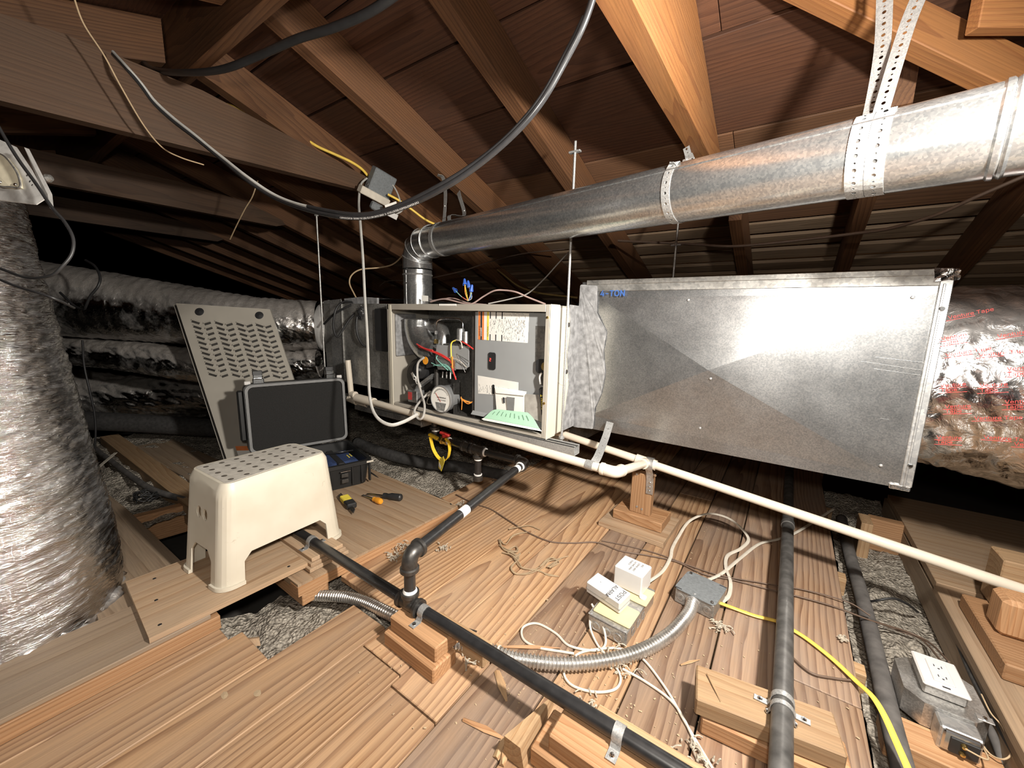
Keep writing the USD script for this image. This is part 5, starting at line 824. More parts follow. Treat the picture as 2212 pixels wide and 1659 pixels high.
# ================================================================ gauge, papers and things resting in the furnace
gg = thing('pressure_gauge', 'round grey dial gauge with a white face standing in the furnace front', 'gauge', (-1.202, 1.2, 0.4432))
gc, ga = np.array((-1.192, 1.19, 0.4461)), nrm((.05, -1, .02))
obj('body', lathe([(0, -.062), (.052, -.062), (.0555, -.055), (.0555, -.012), (.058, -.010), (.060, -.004), (.060, .002), (.055, .005), (.0545, .0015)], gc, ga, 44), 'gauge_grey', gg, smooth=35)
df = obj('dial_face', lathe([(0, .0), (.0545, .0), (.0548, -.001)], gc+ga*.0012, ga, 44), 'paper_white', gg, label='white dial with printed scale')
gx = nrm(np.cross(Z_, ga))*1; gx = gx if gx[0] > 0 else -gx; gz_ = np.cross(ga, gx); gz_ = gz_ if gz_[2] > 0 else -gz_
tk = [beam(gc+ga*.0022+(gx*math.cos(q)+gz_*math.sin(q))*r0_, gc+ga*.0022+(gx*math.cos(q)+gz_*math.sin(q))*.046, .0012, .0005, ga, .0001) for q in np.linspace(.5, math.pi-.5, 21) for r0_ in (.040,)]
obj('scale', cat_(*tk), 'ink', df, kind='stuff'); obj('needle', beam(gc+ga*.003-gz_*.012, gc+ga*.003+gx*-.030+gz_*.024, .0016, .0008, ga, .0002), 'ink_red', df)
obj('pivot_cover', ext(Polygon([(-.030, -.016), (.03, -.016), (.020, -.050), (-.020, -.050)]), .0012, gc+ga*.0016, gx, gz_), 'galv', gg)
obj('print', text('MAGNEHELIC', .0055, gc+ga*.0022-gx*.021+gz_*.004, gx, gz_, .0003), 'ink', df); obj('print', text('INCHES OF WATER', .0035, gc+ga*.0022-gx*.018-gz_*.006, gx, gz_, .0003), 'ink', df)
obj('bracket', cat_(bx((-1.2651, 1.255, 0.5102)[0], (-1.1429, 1.255, 0.524)[0], 1.252, 1.255, (-1.2087, 1.255, 0.3747)[2], (-1.2083, 1.255, 0.5248)[2], .0005), bx((-1.1429, 1.255, 0.524)[0]-.003, (-1.1429, 1.255, 0.524)[0], 1.215, 1.255, (-1.2087, 1.255, 0.3747)[2], (-1.2083, 1.255, 0.5166)[2], .0005)), 'cast_iron', gg, label='dark bracket plate')
bk = thing('manual', 'white printed manual in a clear sleeve standing in the furnace front', 'booklet', (-0.8595, 1.222, 0.4731))
pg = lambda pts, y, th=.0012: quad([np.asarray(p) for p in pts], th)
obj('page', pg(((-0.9331, 1.226, 0.5251), (-0.7855, 1.226, 0.5256), (-0.7836, 1.218, 0.4458), (-0.9159, 1.218, 0.4357)), 0), 'paper_white', bk)
obj('fold', hull([(-0.9339, 1.224, 0.5271), (-0.7821, 1.224, 0.5263), (-0.7866, 1.216, 0.5111), (-0.9204, 1.216, 0.5041), (-0.9354, 1.226, 0.523)]), 'paper_white', bk)
obj('table', pg(((-0.8686, 1.2155, 0.4964), (-0.8298, 1.2155, 0.4982), (-0.831, 1.2135, 0.4444), (-0.8612, 1.2135, 0.4415)), 0, .0004), 'grey_gasket', bk); obj('print', pg(((-0.8863, 1.2158, 0.4922), (-0.8775, 1.2158, 0.4916), (-0.874, 1.2148, 0.4703), (-0.8828, 1.2148, 0.4709)), 0, .0004), 'ink', bk)
obj('sleeve', pg(((-0.79, 1.224, 0.5165), (-0.7199, 1.224, 0.5223), (-0.696, 1.214, 0.4211), (-0.7786, 1.214, 0.4385)), 0, .0012), 'galv_sleeve', bk, label='grey plastic sleeve')
gk = thing('booklet', 'green printed booklet lying over the furnace front lip', 'booklet', (-0.8138, 1.19, 0.4142))
gs = [spl([(-0.9518, 1.185, 0.4062), (-0.9288, 1.205, 0.4342), (-0.9069, 1.212, 0.4419)], 10), spl([(-0.6977, 1.182, 0.4105), (-0.7353, 1.2, 0.4379), (-0.7663, 1.21, 0.4519)], 10)]
gv = np.vstack([gs[0], gs[1], gs[0]-[0, 0, .0025], gs[1]-[0, 0, .0025]]); gf = []
for i in range(9): gf += [(i, i+1, 11+i), (i, 11+i, 10+i), (20+i, 31+i, 21+i), (20+i, 30+i, 31+i), (i, 20+i, 21+i), (i, 21+i, i+1), (10+i, 31+i, 30+i), (10+i, 11+i, 31+i)]
gf += [(0, 10, 30), (0, 30, 20), (9, 39, 19), (9, 29, 39)]; obj('cover', trimesh.Trimesh(gv, gf, process=False), 'paper_green', gk, smooth=30)
obj('pages', hull([(-0.9641, 1.183, 0.3989), (-0.9526, 1.186, 0.4059), (-0.6983, 1.183, 0.4102), (-0.6846, 1.18, 0.4015), (-0.6949, 1.178, 0.4017), (-0.9507, 1.181, 0.396)]), 'paper_white', gk)
for k in range(9): 
    u_ = .1+.095*k; a_ = gs[0]*(1-u_)+gs[1]*u_; obj('print', ribbon(a_[3:(7 if k % 3 else 6)]+[0, -.0008, .001], X_, .003, .0004), 'print_green', gk)
tp = thing('hand_tool', 'black tool handle with yellow DEWALT lettering at the right side of the furnace bay', 'tool', (-0.7076, 1.215, 0.4964))
obj('handle', obb((np.array((-0.7116, 1.215, 0.5434))+(-0.6982, 1.215, 0.4584))/2, (.052, .011, .010), frame(np.array((-0.7116, 1.215, 0.5434))-(-0.6982, 1.215, 0.4584), (0, -1, 0)), .006), 'rubber_black', tp, smooth=40)
obj('lettering', text('DEWALT', .0095, np.array((-0.6982, 1.204, 0.4741))+[.004, 0, 0], nrm(np.array((-0.7068, 1.204, 0.5405))-(-0.6982, 1.204, 0.4741)), (-1, 0, 0), .0005, True), 'label_yellow', tp); obj('head', lathe([(0, .008), (.018, .008), (.022, .002), (.022, -.01)], (-0.7077, 1.222, 0.5801), (0, -1, 0), 20), 'cast_iron', tp); obj('jaw', tube(spl([(-0.7164, 1.212, 0.5635), (-0.7213, 1.212, 0.5881), (-0.7143, 1.212, 0.6039)], 10), .004, 8), 'paper_white', tp)
tp2 = obj('yellow_disc', lathe([(0, .002), (.014, .002), (.016, 0)], (-0.7049, 1.217, 0.6276), (0, -1, 0), 20), 'brass', fur)
ph = tag(obj('black_phone', ext(rrect(.092, .205, .012), .009, np.array((-1.6342, 1.236, 0.7198)), X_, Z_), 'rubber_black'), 'flat black phone standing against the plenum left of the furnace', 'phone')
# ================================================================ outlet in the trough
oc = thing('wall_outlet', 'white double outlet on a metal box lying in the trough at lower right', 'outlet', (.35, 1.15, 0)); La, Aa = rot2(.3495, 1.159, .02)
obj('cover_plate', obb(La(0, 0, .0535), (.036, .051, .0035), Aa, .003), 'white_plastic', oc); dv = obj('receptacle', obb(La(.0, 0, .0580), (.0165, .033, .0018), Aa, .001), 'white_plastic', oc)
for yy_ in (-.016, .016):
    for xx in (-.006, .006): obj('slot', obb(La(xx, yy_, .0600), (.0008, .0032, .0003), Aa, .0001), 'ink', dv)
    obj('ground', lathe([(0, .0004), (.0018, .0003), (.002, 0)], La(0, yy_-.007, .0598), Z_, 8), 'ink', dv)
obj('label', obb(La(0, -.044, .0573), (.006, .002, .0002), Aa, .0001), 'ink', oc)
obj('extension_ring', obb(La(0, .0, .039), (.033, .046, .0105), Aa, .003), 'galv_box', oc)
octa = Polygon([(-.062, -.05), (-.035, -.075), (.04, -.075), (.065, -.05), (.065, .04), (.04, .062), (-.035, .062), (-.062, .04)])
obj('box', ext(octa, .054, La(0, 0, -.0265), Aa[0], Aa[1]), 'galv_box', oc); obj('ear', obb(La(.055, -.056, .029), (.012, .008, .0012), Aa, .0005), 'galv', oc); obj('screw', lathe([(0, .003), (.003, .003), (.004, 0)], La(.055, -.056, .030), Z_, 10), 'chrome', oc)
ts = thing('transformer', 'small bare metal transformer bolted to the front of the outlet box', 'transformer', La(.012, -.10, 0))
obj('core', obb(La(.010, -.096, -.004), (.030, .020, .026), Aa, .003), 'galv', ts); obj('shell', obb(La(.010, -.114, -.002), (.026, .008, .022), Aa, .003), 'chrome', ts); obj('terminal_plate', obb(La(.014, -.1225, -.004), (.020, .002, .016), Aa, .001), 'rubber_black', ts); obj('flange', obb(La(.010, -.112, -.031), (.036, .020, .0015), Aa, .0005), 'chrome', ts)
for z in (.004, -.013): obj('terminal', lathe([(0, .006), (.004, .005), (.005, 0)], La(.012, -.1245, z), -Aa[1], 10), 'brass', ts)
cable('thermostat_wire', 'pale pink wire looping from the small transformer to the right edge', [La(.012, -.130, .004), La(.040, -.135, .006), (0.3992, 1.087, -0.01), (0.4128, 1.0749, -0.02), (0.4265, 1.0654, -0.01), (0.4395, 1.0857, 0), (0.4356, 1.1217, 0.015), (0.4253, 1.1439, 0.02), (0.4255, 1.1944, 0.02)], .0016, 'tan_wire', 'wire', 80)
cable('armoured_cable', 'dark thick cable drooping from the right side of the outlet box', [La(.062, -.03, .01), (0.4062, 1.1292, 0.015), (0.4257, 1.1286, -0.01), (0.4384, 1.102, -0.04), (0.4425, 1.064, -0.06)], .008, 'dusty_pipe', 'cable', 50)
cable('armoured_cable', 'dark thick cable following the edge of the right platform', [(0.4629, 1.8789, 0), (0.4532, 1.6623, 0), (0.4486, 1.527, -0), (0.4447, 1.4135, -0), (0.439, 1.2917, 0), (0.4404, 1.1887, 0), (0.4432, 1.0884, 0), (0.4459, 1.0235, 0)], .008, 'dust_black', 'cable', 80)
cable('black_wire', 'thin black wire arching over the insulation beside the dusty pipe', [(0.2843, 1.5204, -0.03), (0.2976, 1.4902, 0), (0.3325, 1.5022, 0.015), (0.3676, 1.5235, 0), (0.4033, 1.5715, -0.04)], .0035, 'rubber_black', 'wire', 50)
cable('black_wire', 'dark wire curling on the insulation above the white outlet', [(0.4649, 1.5391, 0), (0.4679, 1.5277, -0.02), (0.4603, 1.5131, -0.04), (0.4405, 1.498, -0.05)], .0035, 'dust_black', 'wire', 40)
cable('thermostat_wire', 'brown wire dropping across the insulation to the white outlet', [(0.282, 1.4444, -0.04), (0.3416, 1.4443, -0.045), (0.3834, 1.4427, -0.045), (0.3929, 1.3876, -0.03), (0.3779, 1.2688, 0.02), (0.3731, 1.2106, 0.045)], .0024, 'brown_cable', 'wire', 60)

# ================================================================ straps round the flue
def axis_pt(px_t): return S0+tt*px_t
def perf(path, side, w, t, nm, mt, par, pitch=.0115, big=.0033, small=.0017, s0=0., label=None):
    """Perforated hanger strap: cells with a punched hole each, bent along the path."""
    p = np.asarray(path, float); s = np.r_[0, np.cumsum(np.linalg.norm(np.diff(p, axis=0), axis=1))]; tg = np.gradient(p, axis=0); tg /= np.linalg.norm(tg, axis=1, keepdims=True)
    sd = np.broadcast_to(np.asarray(side, float), p.shape); sd = sd-tg*(sd*tg).sum(1, keepdims=True); sd = sd/np.linalg.norm(sd, axis=1, keepdims=True); nn = np.cross(sd, tg); ms = []; k = 0; a = 0.
    while a < s[-1]-1e-6:
        b = min(a+pitch, s[-1]); cell = sbox(a, -w/2, b, w/2).segmentize(pitch/2.01)
        if b-a > pitch*.9: cell = cell.difference(Point((a+b)/2, 0).buffer(big if k % 2 == 0 else small, quad_segs=3))
        ms.append(trimesh.creation.extrude_polygon(cell, t, engine='earcut')); a = b; k += 1
    m = trimesh.util.concatenate(ms); v = m.vertices; I = lambda A: np.stack([np.interp(v[:, 0], s, A[:, j]) for j in range(3)], 1)
    return obj(nm, trimesh.Trimesh(I(p)+I(sd)*v[:, 1:2]+I(nn)*v[:, 2:3], m.faces, process=False), mt, par, smooth=40, label=label)
def loop(c, r, q0, q1, n=26): return [c+r*(math.cos(q)*aa+math.sin(q)*bb) for q in np.linspace(q0, q1, n)]
if bb[2] < 0: bb = -bb
if aa[1] > 0: aa = -aa                                  # aa points to the camera side, bb up
def flue_strap(name, label, t, top1, top2, w, r=None, perfd=True, mid=None):
    th = thing(name, label, 'strap', axis_pt(t)); c = axis_pt(t); r = r or R_+.0016
    front = [np.asarray(x, float) for x in top1]; back_ = [np.asarray(x, float) for x in top2]
    p = front+loop(c, r, 1.15, -math.pi-.9)+back_
    q = spl(np.array(p), 220)
    (perf if perfd else (lambda P_, s, w_, t_, n_, m_, pr_: obj(n_, ribbon(P_, s, w_, t_), m_, pr_, smooth=40)))(q, tt, w, .0010, 'band', 'strap_metal', th)
    return th
def tpar(px, py):                                       # distance along the flue
    return px
tA = 1.505
flue_strap('perforated_strap', 'left one of the two white perforated straps round the flue at upper right', 1.4239, [(0.0726, 1.1777, 1.4744), (0.0824, 1.1579, 1.3456), (0.0774, 1.1143, 1.2111)], [], .0255)
flue_strap('perforated_strap', 'right one of the two white perforated straps round the flue at upper right', 1.4500, [(0.1266, 1.1573, 1.4336), (0.1131, 1.1473, 1.3705), (0.0966, 1.1168, 1.2486), (0.0885, 1.084, 1.1765)], [], .0255)
flue_strap('perforated_strap', 'narrow perforated strap hanging the middle of the flue from the rafters', 1.0876, [(-0.3326, 1.3843, 1.3258), (-0.3223, 1.3836, 1.2881), (-0.3316, 1.3421, 1.2382)], [axis_pt(1.0876)+bb*.085-aa*.03, (-0.3247, 1.4828, 1.2982), (-0.3573, 1.4995, 1.369)], .020)
vs = flue_strap('metal_strap', 'plain metal strap hanging the flue beside its elbow', .0845, [(-1.3363, 1.3192, 1.3964), (-1.3226, 1.339, 1.3866), (-1.3213, 1.3516, 1.3232), (-1.3063, 1.3242, 1.2001)], [axis_pt(.0845)+bb*.10-aa*.03, (-1.2794, 1.4267, 1.2472), (-1.3191, 1.442, 1.3353), (-1.334, 1.4489, 1.3591)], .023, None, False)
for p in ((-1.3076, 1.3434, 1.3571), (-1.3095, 1.3364, 1.2702), (-1.297, 1.3117, 1.168), (-1.273, 1.4225, 1.2653)): obj('hole', lathe([(0, .0012), (.0025, .001), (.003, 0)], p, nrm(np.array(EYE)-p), 8), 'galv_dull', vs)
# ================================================================ coax loop hanging through the view
def hang(name, label, pts, r, mt, cat='cable', n=160, sides=10, flat=None): return cable(name, label, pts, r, mt, cat, n, flat)
hp = [(-0.3013, 0.6354, 1.3021), (-0.3216, 0.6361, 1.2542), (-0.3522, 0.6371, 1.2125), (-0.391, 0.6299, 1.1582), (-0.4419, 0.623, 1.1168), (-0.5137, 0.6145, 1.078), (-0.592, 0.6031, 1.0466), (-0.7048, 0.5937, 1.0219), (-0.8298, 0.5791, 1.0127), (-0.9789, 0.5672, 1.0379), (-1.1541, 0.5553, 1.091), (-1.2599, 0.5304, 1.147), (-1.3599, 0.5115, 1.2123), (-1.4505, 0.4865, 1.2763), (-1.5236, 0.4589, 1.3287), (-1.5728, 0.4345, 1.3758), (-1.5975, 0.4145, 1.4217), (-1.6207, 0.394, 1.4603), (-1.6872, 0.3834, 1.513)]
cx = thing('coax_cable', 'black cable with white print drooping in a long loop across the upper view', 'cable', hp[8]); hq = spl(hp, 260)
obj('black_cable', tube(hq, .0056, 12), 'rubber_shiny', cx, smooth=60)
ofs = np.array([nrm(np.cross(np.cross(tg_, np.array(EYE)-p_), tg_)*.25+np.array([0, 0, 1.])) for p_, tg_ in zip(hq, np.gradient(hq, axis=0))]); wob = .0075+.0015*np.sin(np.arange(260)*.12)
gq = (hq+ofs*wob[:, None])[8:]; obj('grey_cable', tube(gq[120:], .0042, 10), 'pale_cable', cx, smooth=60, label='pale grey cable'); obj('black_cable', tube(gq[:122], .0048, 10), 'rubber_shiny', cx, smooth=60)
ct = meshkit.text_mesh('COPPER CENTER  18AWG 75C (UL) CL2 OR CATV 3GHZ  E-1735 LISTED COPPER CENTER (UL)', .0038, .0003); sv = np.r_[0, np.cumsum(np.linalg.norm(np.diff(hq, axis=0), axis=1))]; tgq = np.gradient(hq, axis=0); tgq /= np.linalg.norm(tgq, axis=1, keepdims=True)
vw = np.array(EYE)-hq; vw = vw-tgq*(vw*tgq).sum(1, keepdims=True); vw /= np.linalg.norm(vw, axis=1, keepdims=True); upv_ = np.cross(vw, -tgq); vv_ = ct.vertices; X0 = sv[-1]*.42-vv_[:, 0]*1.0
def Ih(A): return np.stack([np.interp(X0, sv, A[:, j]) for j in range(3)], 1)
ctm = trimesh.Trimesh(Ih(hq)+Ih(upv_)*(vv_[:, 1:2]-.0036)+Ih(vw)*(.0053+vv_[:, 2:3]), ct.faces, process=False); obj('print', ctm, 'white_plastic', cx, kind='stuff')
hang('black_cable', 'thick black cable sagging across the ridge at upper left', [(-0.7152, 0.6257, 1.4509), (-0.8281, 0.6198, 1.4434), (-0.9518, 0.6093, 1.4492), (-1.0854, 0.5931, 1.4611), (-1.2381, 0.574, 1.4638), (-1.4016, 0.5475, 1.4669), (-1.5922, 0.5212, 1.5021), (-1.8408, 0.5129, 1.5803), (-2.0257, 0.5284, 1.679)], .0095, 'rubber_black')
hang('tan_wire', 'thin tan wire hanging down the upper left to the deep brown beam', [(-1.5845, 0.296, 1.5814), (-1.6132, 0.3147, 1.5298), (-1.6187, 0.3485, 1.4724), (-1.6314, 0.3771, 1.4148), (-1.649, 0.4224, 1.3342), (-1.6775, 0.4685, 1.2944), (-1.7052, 0.5218, 1.287), (-1.716, 0.5882, 1.2864)], .0022, 'tan_wire', 'wire')
hang('twine', 'thin twine dangling below the deep brown beam at left', [(-2.1193, 0.9358, 1.3955), (-2.1548, 0.9216, 1.3261), (-2.2101, 0.9105, 1.2792), (-2.2926, 0.9012, 1.2124), (-2.3713, 0.895, 1.1486)], .0028, 'tan_wire', 'string', 50)
hang('white_cable', 'long white flat cable hanging from the beam junction box and looping to the furnace hose', [(-1.7149, 1.2345, 1.4219), (-1.7155, 1.2012, 1.3828), (-1.6754, 1.16, 1.2872), (-1.5867, 1.102, 1.1867), (-1.5221, 1.0638, 1.0236), (-1.4797, 1.0365, 0.8686), (-1.4363, 1.0106, 0.7173), (-1.3967, 0.983, 0.5695), (-1.3656, 0.9615, 0.4806), (-1.3305, 0.9489, 0.4214), (-1.2867, 0.9476, 0.3874), (-1.2392, 0.965, 0.3716), (-1.219, 1.005, 0.378), (-1.2139, 1.0479, 0.3892), (-1.2121, 1.0757, 0.3977)], .0062, 'pale_cable', 'cable', 160, 10, (1.2, .75))
hang('yellow_cable', 'orange-yellow cable running along the top of the deep brown beam into its junction box', [(-1.9952, 0.7851, 1.6236), (-1.978, 0.8455, 1.6191), (-1.939, 0.9169, 1.5944), (-1.9145, 0.981, 1.5831), (-1.8935, 1.0298, 1.5697), (-1.8601, 1.0837, 1.539), (-1.826, 1.1404, 1.5195), (-1.7898, 1.1983, 1.499), (-1.7602, 1.2383, 1.4733), (-1.7384, 1.2595, 1.4429)], .0065, 'yellow_cable', 'cable', 90)
hang('yellow_cable', 'yellow cable leaving the beam junction box down towards the flue elbow', [(-1.6594, 1.3099, 1.3614), (-1.6295, 1.3509, 1.3399), (-1.6058, 1.4101, 1.3077), (-1.5754, 1.4727, 1.2692), (-1.5298, 1.5242, 1.2455), (-1.4812, 1.5918, 1.2306)], .0058, 'yellow_cable', 'cable', 60)
jx = thing('junction_box', 'grey junction box with white lower side on the end of the deep brown beam', 'electrical box', (-1.6911, 1.2661, 1.3757))
ju, jv_ = nrm(np.array((-1.6978, 1.3388, 1.3313))-np.array((-1.706, 1.1914, 1.3628))), None; jn = nrm(np.array(EYE)-np.array((-1.6911, 1.2661, 1.3757)))
jz = nrm(np.cross(jn, ju)); jz = jz if jz[2] > 0 else -jz; jn2 = np.cross(ju, jz) if np.cross(ju, jz) @ jn > 0 else -np.cross(ju, jz)
JB = np.stack([ju, jz, np.cross(ju, jz)]); j0 = np.array((-1.694, 1.2956, 1.4085))
obj('cover', obb(j0, (.058, .058, .022), JB, .004), 'grey_box', jx); obj('side', obb(np.array((-1.686, 1.2509, 1.3445)), (.075, .017, .02), JB, .003), 'white_cable', jx, label='dirty white lower side')
obj('clamp', obb(np.array((-1.671, 1.2507, 1.2932)), (.028, .018, .014), JB, .006), 'grey_box', jx); obj('tag_label', obb(np.array((-1.5857, 1.2707, 1.2828)), (.030, .021, .0012), np.stack([nrm(ju+jz*.9), np.cross(np.cross(ju, jz), nrm(ju+jz*.9)), np.cross(ju, jz)]), .0005), 'paper_white', jx); obj('tag_label', obb(np.array((-1.5992, 1.2805, 1.256)), (.032, .012, .002), JB, .001), 'white_plastic', jx)
obj('screw', lathe([(0, .003), (.004, .002), (.005, 0)], (-1.7063, 1.2347, 1.3943), jn, 10), 'chrome', jx)
hang('grey_cable', 'grey cable looping from the beam junction box behind the drooping coax', [(-1.7314, 1.3074, 1.4719), (-1.6914, 1.3295, 1.4443), (-1.6483, 1.3483, 1.3903), (-1.6204, 1.3541, 1.3247), (-1.6212, 1.3596, 1.2943), (-1.6515, 1.3333, 1.2689)], .004, 'grey_cable', 'cable', 60)
# wires on and behind the furnace
hang('thermostat_wire', 'pinkish wire lying along the furnace top and arching to its right corner', [(-1.3664, 1.3, 0.8572), (-1.2787, 1.3, 0.8692), (-1.1781, 1.31, 0.8516), (-1.1257, 1.31, 0.8498), (-1.0712, 1.32, 0.8806), (-1.0157, 1.32, 0.9024), (-0.9715, 1.33, 0.9041), (-0.9145, 1.33, 0.896), (-0.8657, 1.34, 0.8765), (-0.7847, 1.34, 0.8499)], .0036, 'pink_wire', 'wire', 90)
hang('thermostat_wire', 'second pinkish wire lying flat on the furnace top behind the flue', [(-1.4294, 1.36, 0.8642), (-1.3128, 1.38, 0.8775), (-1.2132, 1.38, 0.8565), (-1.1064, 1.38, 0.8487)], .003, 'pink_wire', 'wire', 50)
hang('thermostat_wire', 'dark wire rising right from the furnace top towards the roof', [(-1.1887, 1.5, 0.8572), (-1.0911, 1.55, 0.8827), (-1.0343, 1.6, 0.9083), (-1.0085, 1.7, 0.9815), (-0.9637, 1.75, 1.056), (-0.9352, 1.8, 1.1147)], .0034, 'grey_cable', 'wire', 60)
hang('yellow_cable', 'dusty yellow-brown cable crossing the dark gap above the furnace', [(-1.7441, 2.3, 1.1207), (-1.6462, 2.25, 1.0745), (-1.4957, 2.2, 0.9969), (-1.3218, 2.15, 0.9503), (-1.1322, 2.1, 0.9262), (-1.0004, 2.05, 0.9122)], .006, 'old_yellow', 'cable', 60)
hang('brown_cable', 'brown cable running level across the back under the flue', [(-0.7464, 1.95, 1.177), (-0.563, 1.97, 1.1567), (-0.4068, 2, 1.1408), (-0.2569, 2, 1.1214), (-0.0903, 2, 1.1232), (0.0298, 2, 1.129), (0.1516, 1.98, 1.1331), (0.2352, 1.95, 1.1355), (0.3361, 1.9, 1.1578), (0.41, 1.85, 1.1918), (0.5191, 1.8, 1.242)], .0058, 'brown_cable', 'cable', 90)
hang('brown_wire', 'brown wire curving up from the plenum past the white hanging cable to the rafters', [(-1.8096, 1.268, 0.7671), (-1.8414, 1.2604, 0.837), (-1.9011, 1.2683, 0.8965), (-1.946, 1.2733, 0.9523), (-1.9411, 1.2858, 0.996), (-1.9044, 1.3175, 1.0262), (-1.8427, 1.388, 1.0405), (-1.8096, 1.4532, 1.0655), (-1.812, 1.5263, 1.1287), (-1.8273, 1.5941, 1.2095), (-1.8594, 1.6476, 1.2772)], .004, 'tan_wire', 'wire', 80)
hang('brown_wire', 'dark wire running left from behind the flue riser above the furnace', [(-1.8175, 1.75, 1.0197), (-1.9612, 1.75, 1.0049), (-2.1371, 1.75, 1.0129), (-2.2933, 1.78, 1.014), (-2.396, 1.8, 0.9872)], .004, 'brown_cable', 'wire', 50)
hang('brown_wire', 'brown wire slanting up behind the flue elbow to the right', [(-1.8694, 1.8, 1.026), (-1.6647, 1.85, 1.0642), (-1.4929, 1.9, 1.1144), (-1.3332, 2, 1.1619), (-1.1156, 2.1, 1.1865)], .004, 'brown_cable', 'wire', 50)
hang('black_cable', 'black cable coiled in a loop on the front of the plenum', [(-2.0506, 1.1807, 0.7361), (-1.9778, 1.1922, 0.7863), (-1.9138, 1.2196, 0.8234), (-1.8773, 1.2501, 0.8483), (-1.9233, 1.2194, 0.854), (-1.9503, 1.1926, 0.8152), (-1.9438, 1.1691, 0.7394), (-1.9299, 1.1682, 0.6879), (-1.9148, 1.1763, 0.6765), (-1.898, 1.1964, 0.7172), (-1.8781, 1.2201, 0.765), (-1.8562, 1.2417, 0.7964), (-1.8372, 1.256, 0.8017)], .0055, 'rubber_black', 'cable', 130)
hang('black_cable', 'black cable hanging in an oval loop beside the black phone', [(-1.8205, 1.2281, 0.7897), (-1.8189, 1.2196, 0.7432), (-1.8091, 1.2159, 0.6923), (-1.7888, 1.2215, 0.6509), (-1.7673, 1.2326, 0.633), (-1.7497, 1.2479, 0.6475), (-1.7427, 1.2609, 0.6873), (-1.7457, 1.2709, 0.7454), (-1.7547, 1.2703, 0.773)], .0055, 'rubber_black', 'cable', 110)
tag(obj('tape_wad', skin([(-1.8029, 1.2501, 0.8368), (-1.7956, 1.2355, 0.8018), (-1.8062, 1.2333, 0.7669)], [.012, .028, .012], 24, 18, .012, 60, 91, cap=True), 'rubber_shiny', smooth=True), 'lumpy black tape wrapped bundle on the front of the plenum', 'tape')
wn = thing('wire_splice', 'bunch of thin coloured wires with blue twist caps above the furnace', 'wires', (-1.1517, 1.31, 0.8614))
for k, (x, y, mt) in enumerate(((984,628,'teal_wire'), (1004,614,'orange_wire'), (1013,619,'pink_wire'), (1018,628,'teal_wire'))):
    b_ = np.array([(-1.2214, 1.31, 0.905), (-1.168, 1.31, 0.9311), (-1.1531, 1.32, 0.9219), (-1.14, 1.32, 0.9043)][k]); a_ = np.array((-1.1491, 1.31, 0.8614)); m_ = np.array([(-1.1799, 1.3, 0.8804), (-1.1562, 1.3, 0.8956), (-1.145, 1.32, 0.889), (-1.1449, 1.32, 0.8774)][k])
    obj('wire', tube(spl([a_, m_, b_], 24), .0022, 6), mt, wn, smooth=60); obj('wire', tube(spl([a_, m_+[.008, 0, -.004], b_], 24), .0016, 6), ('red_plastic', 'label_yellow', 'blue_plastic', 'white_cable')[k], wn, smooth=60)
    d_ = nrm(b_-m_); obj('twist_cap', lathe([(.009, -.004), (.010, 0), (.0075, .008), (.0055, .022), (.003, .026), (0, .026)], b_, d_, 10), 'blue_plastic', wn, smooth=40)
lt = tag(obj('paper_slip', bx((-1.2061, 1.199, 0.8321)[0], (-1.1104, 1.199, 0.8345)[0], 1.194, 1.1955, FZ1-.006, FZ1+.003, .0002), 'paper_white'), 'small white paper slip stuck on the furnace top rail', 'label')
# ================================================================ left edge: bracket plate, loose black leads
bp = thing('perforated_plate', 'pale perforated metal plate with a cream centre atop the silver duct column', 'bracket', (-1.1463, 0.1139, 1.0305))
def at3(px): return None
pts_ = [(-1.2552, 0.0726, 1.1032), (-1.2058, 0.1042, 1.0899), (-1.1697, 0.1197, 1.0747), (-1.1265, 0.1281, 1.0327), (-1.0856, 0.1343, 0.9879), (-1.0859, 0.1323, 0.9792), (-1.0961, 0.1233, 0.9702), (-1.11, 0.115, 0.9769), (-1.1291, 0.1057, 0.9803), (-1.1481, 0.095, 0.9766), (-1.1873, 0.0752, 0.981), (-1.2419, 0.0557, 1.0072)]
obj('plate', quad(pts_, .0015), 'pale_plate', bp); cn = [(-1.2196, 0.0816, 1.0646), (-1.1891, 0.0995, 1.0583), (-1.1672, 0.1101, 1.0514), (-1.1474, 0.1168, 1.0331), (-1.1331, 0.1198, 1.0148), (-1.1246, 0.1184, 0.9957), (-1.138, 0.1092, 0.9961), (-1.1572, 0.0996, 0.998), (-1.1755, 0.0935, 1.0145), (-1.213, 0.0774, 1.0315)]
n_ = nrm(np.cross(np.array(cn[3])-cn[1], np.array(cn[6])-cn[1])); n_ = n_ if n_ @ (np.array(EYE)-cn[3]) > 0 else -n_
obj('centre_pad', hull(np.vstack([np.array(cn), np.array(cn)+n_*.012])), 'ivory_plate', bp, label='cream centre pad'); obj('pad_rim', tube(spl(np.array(cn)+n_*.011, 90, True), .0016, 6), 'galv_dull', bp)
for p in ((-1.1521, 0.1008, 1.0029), (-1.1279, 0.115, 0.9991)): obj('rivet', lathe([(0, .002), (.002, .0015), (.0028, 0)], np.array(p)+n_*.012, n_, 10), 'chrome', bp)
hl = []
for (x, y) in ((61,380), (67,393), (72,401), (66,402), (66,409), (71,415), (66,417), (57,421), (62,427), (20,421), (1,409)): pass
